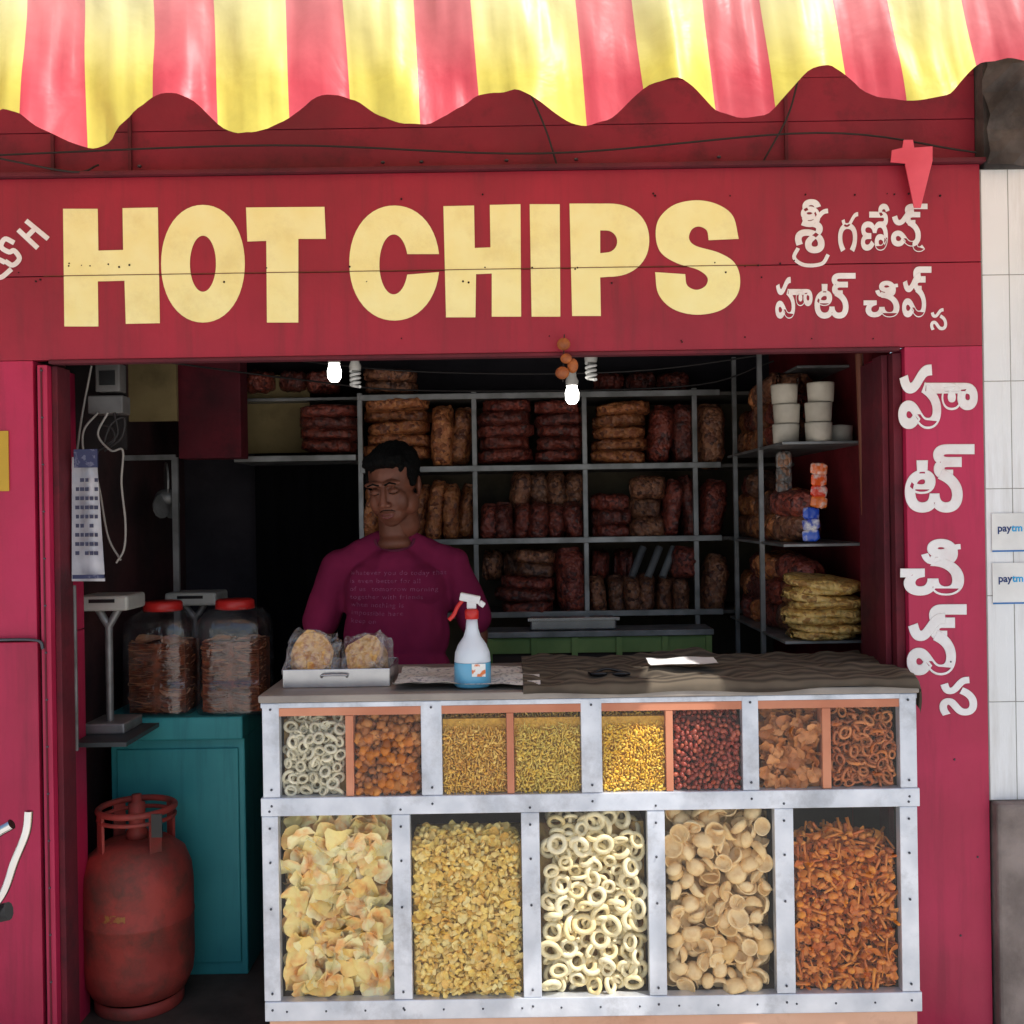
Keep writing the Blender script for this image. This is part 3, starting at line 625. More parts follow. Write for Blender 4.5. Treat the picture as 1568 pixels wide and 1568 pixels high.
def pillow(c,r,rot,seed,fin=True):
    vs=[];fs=[];n,m=20,16
    Mx=Euler(rot).to_matrix()
    sg=lambda a,e:math.copysign(abs(a)**e,a)
    for j in range(m+1):
        t=-1+2*j/m; e=1-abs(t)**5
        k=.12+.88*e**.6 if abs(t)<1 else .1
        for i in range(n):
            th=2*math.pi*i/n
            yy=sg(math.cos(th),.75)*k; zz=sg(math.sin(th),.75)*(.7+.3*e)
            d=1+.2*mnoise.noise(Vector((t*2.5,yy*1.5,zz*1.5+seed)))+.12*mnoise.noise(Vector((t*7,yy*4,zz*4+seed)))
            p=Vector((t*r[0]*(1+.06*mnoise.noise(Vector((yy*3,zz*3,seed)))),yy*r[1]*d,zz*r[2]*d)); vs.append(c+Mx@p)
    for j in range(m):
        for i in range(n):
            a=j*n+i;b=j*n+(i+1)%n; fs.append((a,b,b+n,a+n))
    fs.append(tuple(range(n))); fs.append(tuple(range(m*n,m*n+n)))
    return vs,fs
def bags(name,lst,mat):
    V=[];Fc=[]
    for (c,r,rot) in lst:
        vs,fs=pillow(Vector(c),r,rot,random.random()*50); o=len(V); V+=vs; Fc+=[tuple(q+o for q in f) for f in fs]
    return mesh(name,V,Fc,mat,None,True)
def stack(name,u0,u1,v0,v1,nr,nc,mat,vert=False,y=None,ly=.09,tilt=.07):
    y=ys+.1 if y is None else y; L=[]; k=(D+y)/F
    for r in range(nr):
        for c in range(nc):
            du=(u1-u0)/nc; dv=(v1-v0)/nr
            p=P(u0+du*(c+.5)+random.uniform(-4,4),v0+dv*(r+.5),y+random.uniform(-.03,.03))
            w=du*k*.5*1.0;h=dv*k*.5*1.1
            if vert: L.append((p,(h*random.uniform(.9,1.05),ly,w*1.12),(random.uniform(-.06,.06),math.pi/2+random.uniform(-tilt,tilt)*2,0)))
            else: L.append((p,(w*random.uniform(.88,1.06),ly,h*1.08),(0,random.uniform(-tilt,tilt),random.uniform(-.15,.15))))
    return bags(name,L,mat)
stack('snack_bags',560,662,612,702,5,1,B_OR)
stack('snack_bags',664,724,628,712,1,2,B_OR,True,tilt=.12)
stack('snack_bags',735,815,614,708,5,1,B_RD); stack('snack_bags',817,893,616,708,5,1,B_RD)
stack('snack_bags',905,994,618,710,5,1,B_OR); stack('snack_bags',996,1060,622,712,1,2,B_RD,True)
stack('snack_bags',562,725,742,826,1,7,B_OR,True)
stack('snack_bags',780,893,724,778,1,4,B_BR,True,y=ys+.2); stack('snack_bags',735,892,772,826,1,6,B_RD,True)
stack('snack_bags',905,965,758,826,3,1,B_RD); stack('snack_bags',962,1017,732,824,3,1,B_BR); stack('snack_bags',1016,1062,734,824,1,2,B_RD,True)
stack('snack_bags',740,800,846,884,1,2,B_BR,y=ys+.2); stack('snack_bags',788,850,842,882,2,1,B_BR); stack('snack_bags',852,893,842,938,1,1,B_RD,True); stack('snack_bags',764,850,882,938,3,1,B_RD)
stack('snack_bags',905,1050,882,940,1,6,B_BR,True,y=ys+.14); stack('snack_bags',1026,1062,838,884,1,1,B_RD,True); stack('snack_bags',905,965,845,884,1,2,B_RD,y=ys+.24)
stack('snack_bags',1072,1106,735,824,1,1,B_RD,True); stack('snack_bags',1072,1106,850,938,1,1,B_BR,True); stack('snack_bags',1070,1108,625,712,1,1,B_BR,True)
for u in (975,1000,1022):
    b_=root('leaning_plastic_tube'); tube('tube',[tuple(P(u-8,884,ys+.05)),tuple(P(u+10,838,ys+.09))],.014,pm('grey_tube',C(120,122,122),C(85,85,87),10,.3),b_,False)
stack('snack_bags',460,546,622,692,4,1,B_RD); stack('snack_bags',375,520,572,600,1,3,B_RD,y=ys+.2); stack('snack_bags',556,640,568,603,2,1,B_BR)
stack('snack_bags',905,1050,575,603,1,3,B_RD,y=ys+.25)
bc=root('back_low_counter'); yk=.95
def KZ(v): return H+(784-v+1)*(D+yk)/F
box('top',X(742,970,yk),X(1092,970,yk),yk-.02,yk+.15,KZ(977),KZ(968),ALUD,bc,.002)
box('green_panel',X(745,985,yk),X(1090,985,yk),yk,yk+.1,KZ(1002),KZ(978),GREENB,bc)
boxes('green_posts',[(X(u,1000,yk)-.01,X(u,1000,yk)+.01,yk-.012,yk-.001,.3,KZ(978)) for u in (750,818,880,948,1018,1085)],GREENB,bc)
box('lower_panel',X(745,985,yk),X(1090,985,yk),yk+.02,yk+.1,.3,KZ(1003),pm('dusky',C(60,45,35),None,8,.7),bc)
tt=root('steel_pan'); box('pan',X(812,960,yk-.02),X(945,960,yk-.02),yk-.0,yk+.12,KZ(967),KZ(950),STEEL,tt,.006)
boxes('lip',[(X(808,960,yk),X(949,960,yk),yk-.01,yk-.002,KZ(953),KZ(948))],STEEL,tt,.001)
# ================= RIGHT SIDE SHELVES
rs=root('side_shelf_rack')
SL=[H+.43,H+.19,H-.105,H-.385]
boxes('boards',[(xR-.25,xR-.002,.34,ys-.01,z-.008,z) for z in SL[1:]]+[(xR-.16,xR-.002,.5,ys-.01,SL[0]-.008,SL[0])],ALUD,rs,.001)
boxes('rack_posts',[(xR-.252,xR-.238,y,y+.014,.3,SL[0]+.1) for y in (.62,1.0)],ALUD,rs)
cup=pm('cup_white',C(205,196,180),C(182,172,156),12,.6,bump=.3,bscale=30)
sc_=root('stacked_paper_cups')
for k,(du,yy) in enumerate([(0,.42),(1,.38)]):
    for r in range(3):
        lathe('cup_roll',[(0,0),(.036,0),(.039,.05),(.039,.055),(0,.055)],(xR-.215+du*.085+random.uniform(-.006,.006),yy,SL[1]+.001+r*.058),cup,sc_,20)
lathe('cup_roll',[(0,0),(.036,0),(.039,.05),(0,.055)],(xR-.05,.45,SL[1]+.001),cup,sc_,20)
lst=[]
for lv in SL[1:]:
    for y in np.arange(.55,1.1,.078):
        for zz in (0,1,2):
            if zz==2 and random.random()<.4: continue
            lst.append(((xR-.15+random.uniform(-.02,.02),y,lv+.043+zz*.074),(.085,.05,.042),(0,random.uniform(-.2,.2),1.57+random.uniform(-.4,.4))))
random.shuffle(lst); n3=len(lst)//3
bags('snack_bags',lst[:n3],B_BR); bags('snack_bags',lst[n3:2*n3],B_RD); bags('snack_bags',lst[2*n3:],B_OR)
yb_=root('yellow_packet_stack')
for k in range(8):
    vs_,fs_=pillow(Vector((xR-.125+random.uniform(-.022,.022),.41,SL[3]+.014+k*.0215)),(.104+random.uniform(-.016,.012),.085,.016),(random.uniform(-.10,.10),random.uniform(-.13,.13),random.uniform(-.4,.4)),k*3.3)
    mesh('packet',vs_,fs_,B_YE,yb_,True)
hp=root('hanging_sachet_strip')
for k,cc in enumerate([(235,110,35),(240,95,30),(225,70,45),(235,120,50),(40,80,190),(30,60,170),(45,90,200)]):
    p=P(1254-(k//4)*12,718+k*17,.36); m=pm('sachet%d'%k,C(*cc),C(240,235,225),35,.3,lo=.5,hi=.68,coat=.5)
    vs_,fs_=pillow(p,(.024,.006,.017),(0,random.uniform(-.2,.2),random.uniform(-.3,.3)),k); mesh('sachet',vs_,fs_,m,hp,True)
bags('sachet_bundle',[(P(1200,v,.6),(.024,.03,.028),(0,0,0)) for v in range(705,830,22)],bagmat('silver_bag',C(160,155,150),C(120,110,105),C(180,130,100)))
# ================= BULBS
def bulb(u,v,y,lit):
    r=root('cfl_bulb'); p=P(u,v,y)
    m,nt,b=newmat('bulb_glow')
    if lit: b.inputs['Emission Color'].default_value=(1,.97,.9,1); b.inputs['Emission Strength'].default_value=10
    b.inputs['Base Color'].default_value=(.85,.85,.82,1)
    pts=[]
    for t in np.linspace(0,1,60):
        a=t*2*math.pi*3.5; pts.append((p.x+.014*math.cos(a),p.y+.014*math.sin(a),p.z-.026+.05*t))
    if lit: lathe('glow_tube',[(0,-.03),(.012,-.028),(.02,-.016),(.021,.005),(.016,.02),(.015,.028)],p,m,r,16)
    else: tube('spiral_tube',pts,.0048,m,r,False)
    lathe('base',[(.018,.026),(.02,.04),(.014,.055),(.014,.08),(0,.08)],p,pm('bulb_base',C(215,212,205),None,8,.4),r,16)
    tube('flex',[(p.x,p.y,p.z+.08),(p.x,p.y,2.05)],.003,WIREM,r,False)
bulb(512,570,.45,True); bulb(876,604,.5,True); bulb(905,568,.5,False); bulb(544,580,.7,False)
tube('overhead_wires',[[(-.9,.9,1.95),(-.3,.8,1.87),(.4,.8,1.86),(.95,.6,1.9)],[(-1.1,.3,1.86),(-.7,.8,1.85),(-.3,1.0,1.83),(.6,1.0,1.83),(.9,.9,1.9)]],.003,WIREM)
# ================= LEFT ITEMS
sw=root('meter_box'); yy=.2
boxes('body',[(X(145,560,yy),X(183,560,yy),yy,yy+.05,Z(160,600,yy),Z(160,556,yy)),(X(136,620,yy),X(190,620,yy),yy-.01,yy+.05,Z(160,634,yy),Z(160,606,yy))],pm('grey_box',C(115,112,110),C(80,78,76),9,.5),sw,.004)
boxes('details',[(X(152,560,yy),X(176,560,yy),yy-.003,yy-.001,Z(160,590,yy),Z(160,568,yy))],BLACK,sw)
boxes('bracket',[(X(88,615,.1),X(104,615,.1),.05,.1,Z(96,625,.1),Z(96,605,.1))],ALUD,sw,.002)
box('mounting_board',X(110,600,.3),X(200,600,.3),.26,.27,Z(160,690,.3),Z(160,540,.3),pm('dark_board',C(40,32,32),C(26,22,22),6,.8),sw)
def up(l,y): return [tuple(P(u,v,y)) for u,v in l]
tube('cable_bundle',[up([(150,632),(128,660),(130,700),(150,740),(165,820),(185,858)],.18),up([(165,632),(150,665),(170,690),(188,690),(186,740),(192,800),(190,840),(178,862)],.17),up([(140,560),(125,640),(118,690)],.2)],.003,pm('cable_grey',C(150,146,140),None,8,.5),sw)
tube('cable_dark',[up([(175,632),(180,665),(160,680),(170,650),(190,640),(186,670),(160,690)],.19),up([(150,650),(170,655),(175,675),(150,690)],.19)],.004,WIREM,sw)
cal=root('hanging_calendar'); cvs=[];cfs=[]
for i in range(7):
    for j in range(15):
        u=110+(161-110)*i/6*(.75+.25*j/14) ; v=700+190*j/14; p=P(u,v,.08+.012*math.sin(i*1.1)+.004*math.sin(j)); cvs.append(p)
for i in range(6):
    for j in range(14): a=i*15+j; cfs.append((a,a+1,a+16,a+15))
mesh('sheet',cvs,cfs,pm('calendar_print',C(190,190,196),C(165,165,174),20,.8),cal,True)
INK=pm('calendar_ink',C(60,62,85),None,9,.8)
il=[]
for r in range(9):
    for c in range(5):
        if rng.random()<.12: continue
        p=P(119+c*7.2,735+r*14,.062); wd_=.005+.002*rng.random(); il.append((p.x-wd_,p.x+wd_*.6,.0625,.0635,p.z-.005,p.z+.005))
boxes('date_grid',il,INK,cal)
boxes('dark_band',[(X(112,880,.06),X(160,880,.06),.055,.062,Z(135,886,.06),Z(135,880,.06)),(X(114,700,.06),X(150,700,.06),.055,.062,Z(135,716,.06),Z(135,688,.06))],pm('navy',C(40,45,80),C(90,92,115),50,.6,lo=.55,hi=.6),cal)
fan=root('wall_fan'); p=P(255,762,.9)
bm=bmesh.new()
for k in range(3): bmesh.ops.create_cone(bm,cap_ends=True,segments=12,radius1=.06,radius2=.06,depth=.006,matrix=Matrix.Translation(p)@Matrix.Rotation(k*2.09,4,'X')@Matrix.Translation((0,0,.06))@Matrix.Rotation(.5,4,'Z')@Matrix.Rotation(1.57,4,'Y')@Matrix.Diagonal((1,.6,1,1)))
me=bpy.data.meshes.new('blades'); bm.to_mesh(me); bm.free(); link('blades',me,ALUD,fan)
spheres('hub',[(p,(.04,.03,.03))],ALUD,fan)
fr=root('metal_frame'); boxes('bars',[(X(264,800,.85),X(273,800,.85),.85,.865,0,Z(268,700,.85)),(X(180,700,.85),X(268,700,.85),.852,.862,Z(268,704,.85),Z(268,696,.85))],ALUD,fr)
tcb=root('teal_cabinet'); yt=.53
xt0=X(157,1300,yt); xt1=X(378,1300,yt); zc=Z(268,1096,yt)
box('carcass',xt0+.03,xt1-.002,yt,yt+.4,0,zc-.071,TEAL,tcb,.004)
box('top_slab',xt0,xt1,yt-.03,yt+.4,zc-.07,zc,TEAL,tcb,.006)
box('door_panel',xt0+.05,xt1-.02,yt-.008,yt-.001,.04,zc-.1,TEAL,tcb,.003)
JP=glassmat('jar_plastic',tint=(.96,.96,.98,1),fac=.09,rough=.06,haze=.03,bump=.25)
def jar(u0,u1,vt,y,bot):
    r=root('snack_jar'); uc=(u0+u1)/2; k=(D+y)/F; R_=(u1-u0)*k/2*.97; c=(X(uc,1000,y),y+R_,bot+.001); h=Z(uc,vt,y)-bot
    prof=[(0,0),(R_*.95,0),(R_,.008),(R_,h*.3),(R_*.97,h*.32),(R_,h*.34),(R_,h*.76),(R_*.95,h*.83),(R_*.72,h*.905),(R_*.52,h*.92),(R_*.52,h*.93)]
    lathe('jar_wall',prof,c,JP,r,48,sq=5)
    lathe('lid',[(0,h*1.0),(R_*.5,h*1.0),(R_*.56,h*.985),(R_*.57,h*.915),(R_*.5,h*.91)],c,RP,r,40)
    vs_,fs_=tmpl('crisp'); VS=[];FS=[];off=0; z=.012
    while z<h*.66:
        for kx in (-.5,.5):
            for ky in (-.46,.1):
                e=np.array(Euler((rng.normal(0,.1),rng.normal(0,.1),rng.uniform(0,6))).to_matrix()); s=R_*.84
                vv=vs_.copy(); vv[:,2]*=.25; w=(vv*s)@e.T+np.array((c[0]+kx*R_*.88+rng.uniform(-.003,.003),c[1]+ky*R_*.92,c[2]+z+rng.uniform(-.002,.002))); VS.append(w); FS+=[tuple(x+off for x in f) for f in fs_]; off+=len(w)
        z+=.0085
    mesh('discs',np.concatenate(VS),FS,island('jar_discs',[C(205,130,80),C(240,180,130),C(178,102,62),C(245,195,150)],.5,.2,50),r,True)
    box('core',c[0]-R_*.82,c[0]+R_*.82,c[1]-R_*.6,c[1]+R_*.8,c[2]+.005,c[2]+h*.63,b5,r)
jar(178,288,925,.51,zc); jar(292,402,922,.51,zc)
def scale_(u,v,y,bot):
    r=root('weighing_scale'); p=P(u,v,y); w=78*(D+y)/F/2
    boxes('pan',[(p.x-w,p.x+w,p.y-.05,p.y+.1,p.z-.022,p.z+.022)],pm('scale_grey',C(180,180,172),C(150,150,145),6,.4),r,.008)
    boxes('pan_slot',[(p.x-w*.5,p.x+w*.5,p.y-.052,p.y-.0505,p.z+.002,p.z+.012)],BLACK,r)
    tube('post',[[(p.x-w*.4,p.y,p.z-.02),(p.x,p.y,p.z-.07)],[(p.x+w*.4,p.y,p.z-.02),(p.x,p.y,p.z-.07)],[(p.x,p.y,p.z-.06),(p.x,p.y,bot)]],.011,ALUD,r,False)
    box('base',p.x-w*.8,p.x+w*.8,p.y-.05,p.y+.1,bot,bot+.03,ALUD,r,.005)
gc=root('side_glass_case'); y0,y1=.1,.5; xg0=X(118,1000,y0); zt_=Z(130,896,y0); zbb=Z(130,1150,y0)
boxes('frame',[(xg0-.010,xg0-.002,y0,y0+.008,zbb,zt_)],ALUD,gc,.001)
boxes('case_shelf',[(xL+.003,xg0+.09,y0+.1,y1-.03,zbb-.012,zbb)],pm('case_shelf_m',C(60,66,68),C(42,46,48),6,.5),gc)
scale_(298,916,.84,zc); scale_(166,922,.36,zbb)
# gas cylinder
gcy=root('gas_cylinder'); yq=.36; cxq=X(212,1400,yq); rq=82*(D+yq)/F; zbq=0.0
GC=pm('cylinder_paint',C(178,70,60),C(142,54,48),6,.6,bump=.35,bscale=30,dirt=C(92,64,54),dirt_amt=.95,dlo=.46)
lathe('foot_ring',[(rq*.78,.0),(rq*.8,.005),(rq*.8,.035),(rq*.78,.036)],(cxq,yq,zbq),GC,gcy,40)
bh=.475
prof=[(0,.02),(rq*.5,.025),(rq*.85,.045),(rq*.97,.085),(rq,.13),(rq,.25),(rq*1.012,.253),(rq*1.012,.259),(rq,.262),(rq,bh-.13),(rq*.97,bh-.085),(rq*.86,bh-.04),(rq*.6,bh-.008),(rq*.3,bh),(0,bh)]
lathe('body',prof,(cxq,yq,zbq),GC,gcy,48)
zr=Z(212,1236,yq)
ringp=[(cxq+rq*.68*math.cos(a),yq+rq*.68*math.sin(a),zr) for a in np.linspace(0,2*math.pi,33)]
tube('collar_ring',ringp,.009,GC,gcy,False)
tube('collar_ring_low',[(q[0],q[1],zr-.025) for q in ringp],.006,GC,gcy,False)
for a in (-2.4,-.75,.8,2.4):
    xx_=cxq+rq*.68*math.cos(a); y_=yq+rq*.68*math.sin(a)
    boxes('collar_strut',[(xx_-.018,xx_+.018,y_-.004,y_+.004,bh-.05,zr+.004,(0,0,a+1.57))],GC,gcy,.001)
lathe('valve',[(0,bh),(.03,bh),(.03,bh+.02),(.022,bh+.03),(.024,bh+.1),(.014,bh+.105),(.014,bh+.125),(0,bh+.125)],(cxq,yq,0),GC,gcy,20)
ym_=[];yf_=[]
for i in range(7):
    for j in range(2):
        a=-math.pi/2-.38+.5*i/6; ym_.append((cxq+(rq+.001)*math.cos(a),yq+(rq+.001)*math.sin(a),.285+.022*j))
for i in range(6): a=2*i; yf_.append((a,a+2,a+3,a+1))
mesh('yellow_marking',ym_,yf_,pm('worn_yellow',C(165,110,55),C(155,60,54),70,.6,lo=.40,hi=.48),gcy)
boxes('tag',[(X(240,1262,yq-.08),X(256,1262,yq-.08),yq-.125,yq-.12,Z(248,1275,yq-.08),Z(248,1240,yq-.08))],BLACK,gcy)
# ================= PERSON
def blob(name,parts,voxel,mat,parent,sm=8,disp=0,dscale=20,M=None,aniso=(1,1,1)):
    bm=bmesh.new()
    def sph(c,r,rot=None):
        m=Matrix.Translation(c)
        if rot: m=m@Euler(rot).to_matrix().to_4x4()
        bmesh.ops.create_icosphere(bm,subdivisions=3,radius=1,matrix=m@Matrix.Diagonal((*r,1)))
    for p in parts:
        if p[0]=='e': sph(p[1],p[2],p[3] if len(p)>3 else None)
        else:
            a,b=Vector(p[1]),Vector(p[2]); n=max(3,int((b-a).length/(min(p[3],p[4])*.3)))
            for i in range(n+1):
                t=i/n; r=p[3]*(1-t)+p[4]*t; q=a.lerp(b,t); sph(q,(r,r*(p[5] if len(p)>5 else 1),r))
    if M is not None: bmesh.ops.transform(bm,matrix=M,verts=bm.verts[:])
    me=bpy.data.meshes.new(name); bm.to_mesh(me); bm.free()
    o=bpy.data.objects.new(name,me); COL.objects.link(o)
    md=o.modifiers.new('r','REMESH'); md.mode='VOXEL'; md.voxel_size=voxel
    s=o.modifiers.new('s','SMOOTH'); s.factor=.5; s.iterations=sm
    dg=bpy.context.evaluated_depsgraph_get(); me2=bpy.data.meshes.new_from_object(o.evaluated_get(dg)); bpy.data.objects.remove(o)
    if disp:
        nn=[v.normal.copy() for v in me2.vertices]
        for v,n in zip(me2.vertices,nn):
            q=Vector((v.co.x*aniso[0],v.co.y*aniso[1],v.co.z*aniso[2])); v.co+=n*disp*(mnoise.noise(q*dscale)+.5*mnoise.noise(q*dscale*2.3))
    me2.materials.clear(); return link(name,me2,mat,parent,True)
per=root('shopkeeper'); px_,py_=X(606,850,.58),.58
SKIN=pm('skin',C(122,74,56),C(100,60,45),14,.5,bump=.06,bscale=120,spec=.35); HAIR=pm('hair',C(7,6,6),C(12,11,10),60,.75,bump=.5,bscale=220,vec=(1,1,.3),spec=.12)
SHIRT=pm('shirt',C(130,36,72),C(108,29,62),5,.95,bump=.5,bscale=11,spec=.12); TROU=pm('trouser',C(45,48,60),C(35,38,48),8,.9)
zs_=Z(604,828,.58); S=zs_-1.265
def w(x,y,z): return (px_+x,py_+y,z+S)
shirt=blob('tshirt',[('e',w(0,0,1.10),(.178,.102,.15)),('e',w(-.072,-.028,1.125),(.088,.076,.08)),('e',w(.072,-.028,1.125),(.088,.076,.08)),('e',w(0,-.015,.98),(.165,.110,.17)),('e',w(0,-.02,.86),(.172,.12,.12)),('e',w(0,-.02,.80),(.17,.12,.1)),
  ('c',w(-.045,.008,1.250),w(-.165,0,1.190),.042,.054),('c',w(.045,.008,1.250),w(.165,0,1.190),.042,.054),('c',w(-.04,.018,1.262),w(.04,.018,1.262),.034,.034),('e',w(0,-.025,1.20),(.085,.06,.05)),
  ('c',w(-.178,0,1.185),w(-.236,.01,1.02),.057,.056),('c',w(.178,0,1.185),w(.240,.01,1.02),.057,.056)],.006,SHIRT,per,4,.010,9,aniso=(1.6,1.3,.6))
blob('neck',[('c',w(0,.01,1.20),w(-.005,-.02,1.38),.050,.047),('e',w(0,-.028,1.258),(.052,.040,.026))],.005,SKIN,per,4)
arr=[]
bvh=BVHTree.FromPolygons([v.co[:] for v in shirt.data.vertices],[tuple(p.vertices) for p in shirt.data.polygons])
for a in np.linspace(math.pi*1.0,math.pi*2.0,15):
    x=px_+.060*math.cos(a); z=1.270+S-.034*max(0,-math.sin(a)); hh=bvh.ray_cast(Vector((x,-.2,z)),Vector((0,1,0)))
    if hh[0]: arr.append((x,hh[0].y-.001,z))
if len(arr)>3: tube('collar_rib',arr,.0045,pm('shirt_rib',C(96,24,54),None,30,.9),per,False)
def arm(s):
    pts=[('c',w(s*.218,.008,1.07),w(s*.245,.02,.97),.038,.038),('c',w(s*.245,.02,.97),w(s*.24,-.04,.75),.038,.027)]
    hx,hy,hz=s*.24,-.045,.71
    pts.append(('e',w(hx,hy,hz),(.02,.038,.045)))
    for k,(dy,l) in enumerate([(-.028,.06),(-.01,.07),(.008,.066),(.026,.05)]):
        pts.append(('c',w(hx,hy+dy,hz-.03),w(hx-s*.004,hy+dy*1.1,hz-.03-l*.6),.0095,.009)); pts.append(('c',w(hx-s*.004,hy+dy*1.1,hz-.03-l*.6),w(hx-s*.02,hy+dy*1.1,hz-.03-l),.009,.0075))
    pts.append(('c',w(hx-s*.01,hy-.03,hz+.01),w(hx-s*.025,hy-.055,hz-.03),.012,.009))
    return blob('arm_l' if s<0 else 'arm_r',pts,.005,SKIN,per,3)
arm(-1); arm(1)
blob('trousers',[('e',w(0,0,.76),(.165,.118,.12)),('c',w(-.09,0,.73),w(-.1,0,.40),.09,.065),('c',w(-.1,0,.40),w(-.1,.02,.08-S),.065,.055),('c',w(.09,0,.73),w(.1,0,.40),.09,.065),('c',w(.1,0,.40),w(.1,.02,.08-S),.065,.055)],.012,TROU,per,4,.004,12)
blob('sandals',[('e',(px_-.1,py_-.05,.03),(.045,.12,.03)),('e',(px_+.1,py_-.05,.03),(.045,.12,.03))],.01,BLACK,per,3)
hc=P(603,746,.52)
HM=Matrix.Translation(hc)@Euler((math.radians(16),math.radians(-4),math.radians(-16))).to_matrix().to_4x4()@Matrix.Scale(1.03,4)
blob('head',[('e',(0,.015,.035),(.072,.092,.084)),('e',(0,-.026,-.028),(.060,.062,.07)),('e',(0,-.045,-.066),(.045,.043,.034)),('e',(0,-.060,-.086),(.028,.02,.018)),
 ('e',(.034,-.057,-.028),(.026,.022,.034)),('e',(-.034,-.057,-.028),(.026,.022,.034)),('e',(.05,-.01,-.05),(.022,.04,.034)),('e',(-.05,-.01,-.05),(.022,.04,.034)),('e',(0,-.068,-.045),(.032,.018,.03)),
 ('c',(0,-.081,.018),(0,-.103,-.026),.0075,.0105),('e',(.013,-.094,-.031),(.009,.010,.0075)),('e',(-.013,-.094,-.031),(.009,.010,.0075)),
 ('e',(.028,-.077,.03),(.030,.013,.010)),('e',(-.028,-.077,.03),(.030,.013,.010)),
 ('e',(.029,-.074,.006),(.016,.011,.010)),('e',(-.029,-.074,.006),(.016,.011,.010)),
 ('e',(0,-.084,-.057),(.022,.010,.0065)),('e',(0,-.082,-.067),(.019,.010,.0075)),
 ('e',(.074,.012,-.005),(.008,.02,.032),(0,.15,.35)),('e',(-.074,.012,-.005),(.008,.02,.032),(0,-.15,-.35)),
 ('c',(0,.02,-.05),(0,.03,-.12),.048,.048)],.0026,SKIN,per,7,M=HM)
blob('hair',[('e',(0,.026,.056),(.079,.092,.078)),('e',(0,-.036,.094),(.060,.046,.028)),('e',(.028,-.05,.092),(.034,.032,.022)),('e',(-.03,-.05,.090),(.032,.03,.022)),('e',(.067,-.005,.035),(.012,.03,.038)),('e',(-.067,-.005,.035),(.012,.03,.038)),('e',(0,.07,0),(.062,.045,.07))],.0035,HAIR,per,3,.005,45,M=HM)
LIP=pm('lips',C(112,58,52),None,9,.45)
head=[o for o in per.children if o.name.startswith('head')][0]
hb=BVHTree.FromPolygons([v.co[:] for v in head.data.vertices],[tuple(p.vertices) for p in head.data.polygons])
def onface(x,z,lift):
    o_=HM@Vector((x,-.3,z)); d_=(HM.to_3x3()@Vector((0,1,0))).normalized(); h_=hb.ray_cast(o_,d_)
    return HM.inverted()@(h_[0]-d_*lift)
def strip(pts,r0,r1,lift=.0002):
    out=[]; q=[onface(x,z,lift) for x,z in pts]
    for a,b in zip(q[:-1],q[1:]): out.append(('c',a,b,r0,r1))
    return out
br=[]
for s in (1,-1):
    br+=strip([(s*.011,.028),(s*.026,.034),(s*.043,.029)],.0030,.0026); br+=strip([(s*.017,.002),(s*.029,-.001),(s*.041,.003)],.0020,.0018)
    br+=strip([(s*.002,-.047),(s*.014,-.048),(s*.023,-.053)],.0022,.0018,-.0004)
blob('brows',br,.0013,HAIR,per,1,M=HM)
blob('lips',strip([(-.019,-.061),(-.007,-.058),(.007,-.058),(.019,-.061)],.0030,.0030,-.0005)+strip([(-.014,-.066),(0,-.069),(.014,-.066)],.0036,.0036,-.0005),.0016,LIP,per,2,M=HM)
TXT=pm('print_faded',C(152,84,120),C(124,44,82),170,.9,lo=.4,hi=.6)
lines=["whatever you do today that","is even better for all","of us  tomorrow morning","together with friends","when nothing is","impossible here","keep on"]
fc=bpy.data.curves.new('tmp','FONT'); fc.body="\n".join(lines); fc.size=.019; fc.space_line=1.27; fc.space_character=1.15
o=bpy.data.objects.new('tmp',fc); COL.objects.link(o); dg=bpy.context.evaluated_depsgraph_get(); me=bpy.data.meshes.new_from_object(o.evaluated_get(dg)); bpy.data.objects.remove(o)
bb=max(v.co.x for v in me.vertices); sx=.29/bb; ox=X(533,880,.46); oz=Z(600,880,.46)
for v in me.vertices:
    x=ox+v.co.x*sx; z=oz+v.co.y*1.0-.02*v.co.x
    hit=bvh.ray_cast(Vector((x,-.2,z)),Vector((0,1,0)))
    v.co=Vector((x,(hit[0].y-.0018) if hit[0] else .46,z))
me.materials.clear(); link('shirt_print',me,TXT,per)
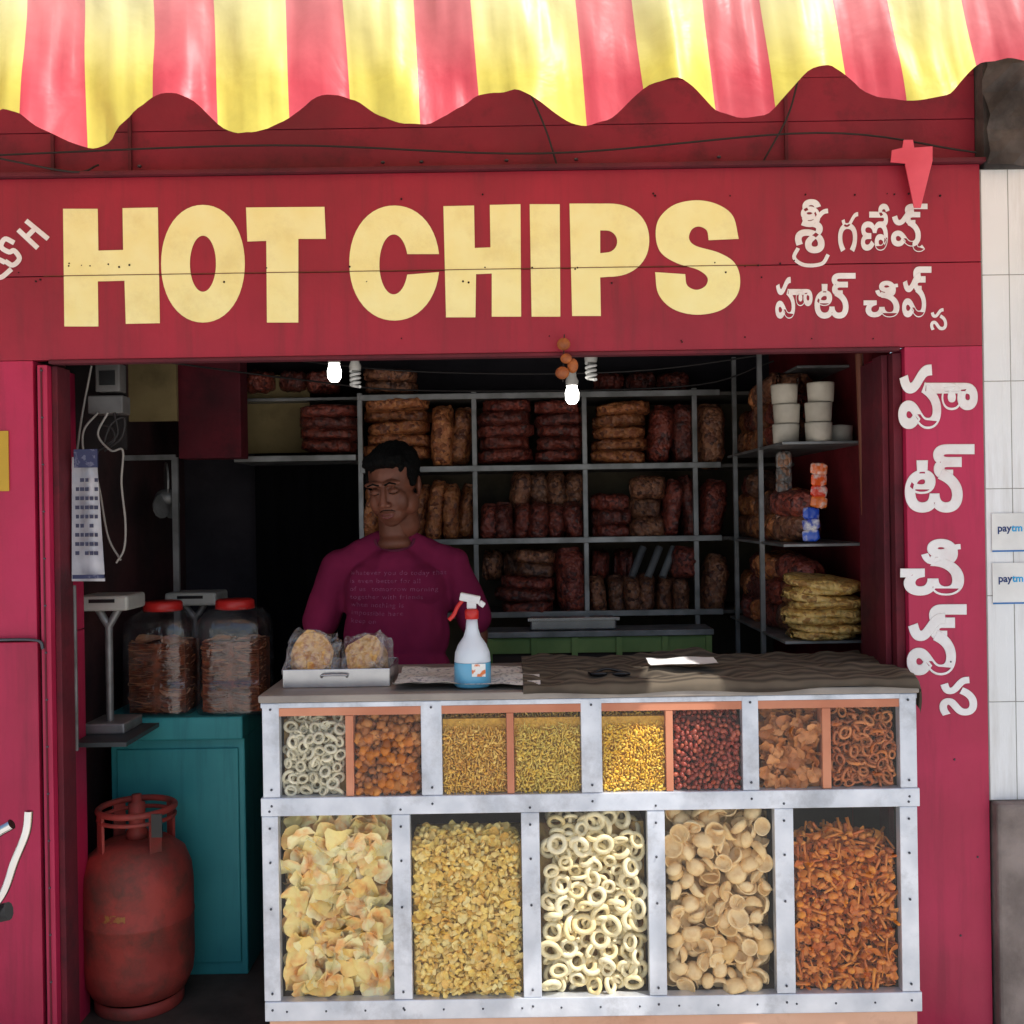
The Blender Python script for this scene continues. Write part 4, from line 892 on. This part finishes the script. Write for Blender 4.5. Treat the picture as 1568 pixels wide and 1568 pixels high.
# ================= MOTORCYCLE HANDLE (left edge)
mc=root('parked_motorcycle'); CH=pm('chrome',C(225,225,225),C(200,200,200),5,.15,metal=1); RB=pm('rubber',C(25,25,27),None,20,.8)
ym=-.45; q=lambda u,v,y=ym:tuple(P(u,v,y))
tube('lever',[q(44,1242),q(40,1275),q(22,1320),q(6,1365),q(-20,1400)],.009,CH,mc)
tube('lever_brake',[q(18,1262,ym+.05),q(-10,1280,ym+.05),q(-60,1330,ym+.05)],.012,CH,mc)
tube('grip',[q(14,1395,ym+.03),q(-10,1400,ym+.03),q(-140,1395,ym+.1)],.019,RB,mc,False)
tube('handlebar',[q(-140,1395,ym+.1),q(-260,1370,ym+.12),q(-420,1380,ym+.1)],.011,CH,mc)
spheres('headlamp',[(q(-330,1440,ym-.05),(.09,.07,.09))],CH,mc)
tube('fork',[[q(-300,1400,ym+.1),(-1.55,ym-.1,.25)],[q(-360,1400,ym+.1),(-1.7,ym-.1,.25)]],.018,CH,mc,False)
wp=[(-1.62,ym-.12+.25*math.cos(a),.2+.25*math.sin(a)) for a in np.linspace(0,6.283,30)]
tube('front_tyre',wp,.04,RB,mc,False)
# ================= CAMERA / LIGHT
cam=bpy.data.cameras.new('cam'); co=bpy.data.objects.new('camera',cam); COL.objects.link(co)
cam.sensor_width=36; cam.sensor_fit='HORIZONTAL'; cam.lens=36*F/1568; cam.clip_end=500; cam.clip_start=.05
co.matrix_world=Matrix.Translation((0,-D,H))@Matrix.Rotation(math.radians(90),4,'X')@Matrix.Rotation(-A,4,'Z')
SC.camera=co
sd=Vector((.5,-.34,1)).normalized()
sun=bpy.data.lights.new('sun','SUN'); sun.energy=5; sun.angle=math.radians(.5); sun.color=(1,.97,.93)
so=bpy.data.objects.new('sun',sun); COL.objects.link(so); so.rotation_euler=sd.to_track_quat('Z','Y').to_euler()
wd=bpy.data.worlds.new('World'); SC.world=wd; wd.use_nodes=True; nt=wd.node_tree; bg=nt.nodes['Background']
sk=nt.nodes.new('ShaderNodeTexSky'); sk.sky_type='NISHITA'; sk.sun_disc=False; sk.sun_elevation=math.asin(sd.z); sk.sun_rotation=math.atan2(sd.x,sd.y); sk.dust_density=2
nt.links.new(sk.outputs[0],bg.inputs[0]); bg.inputs[1].default_value=.15
SC.view_settings.view_transform='Standard'; SC.view_settings.look='None'; SC.view_settings.exposure=0
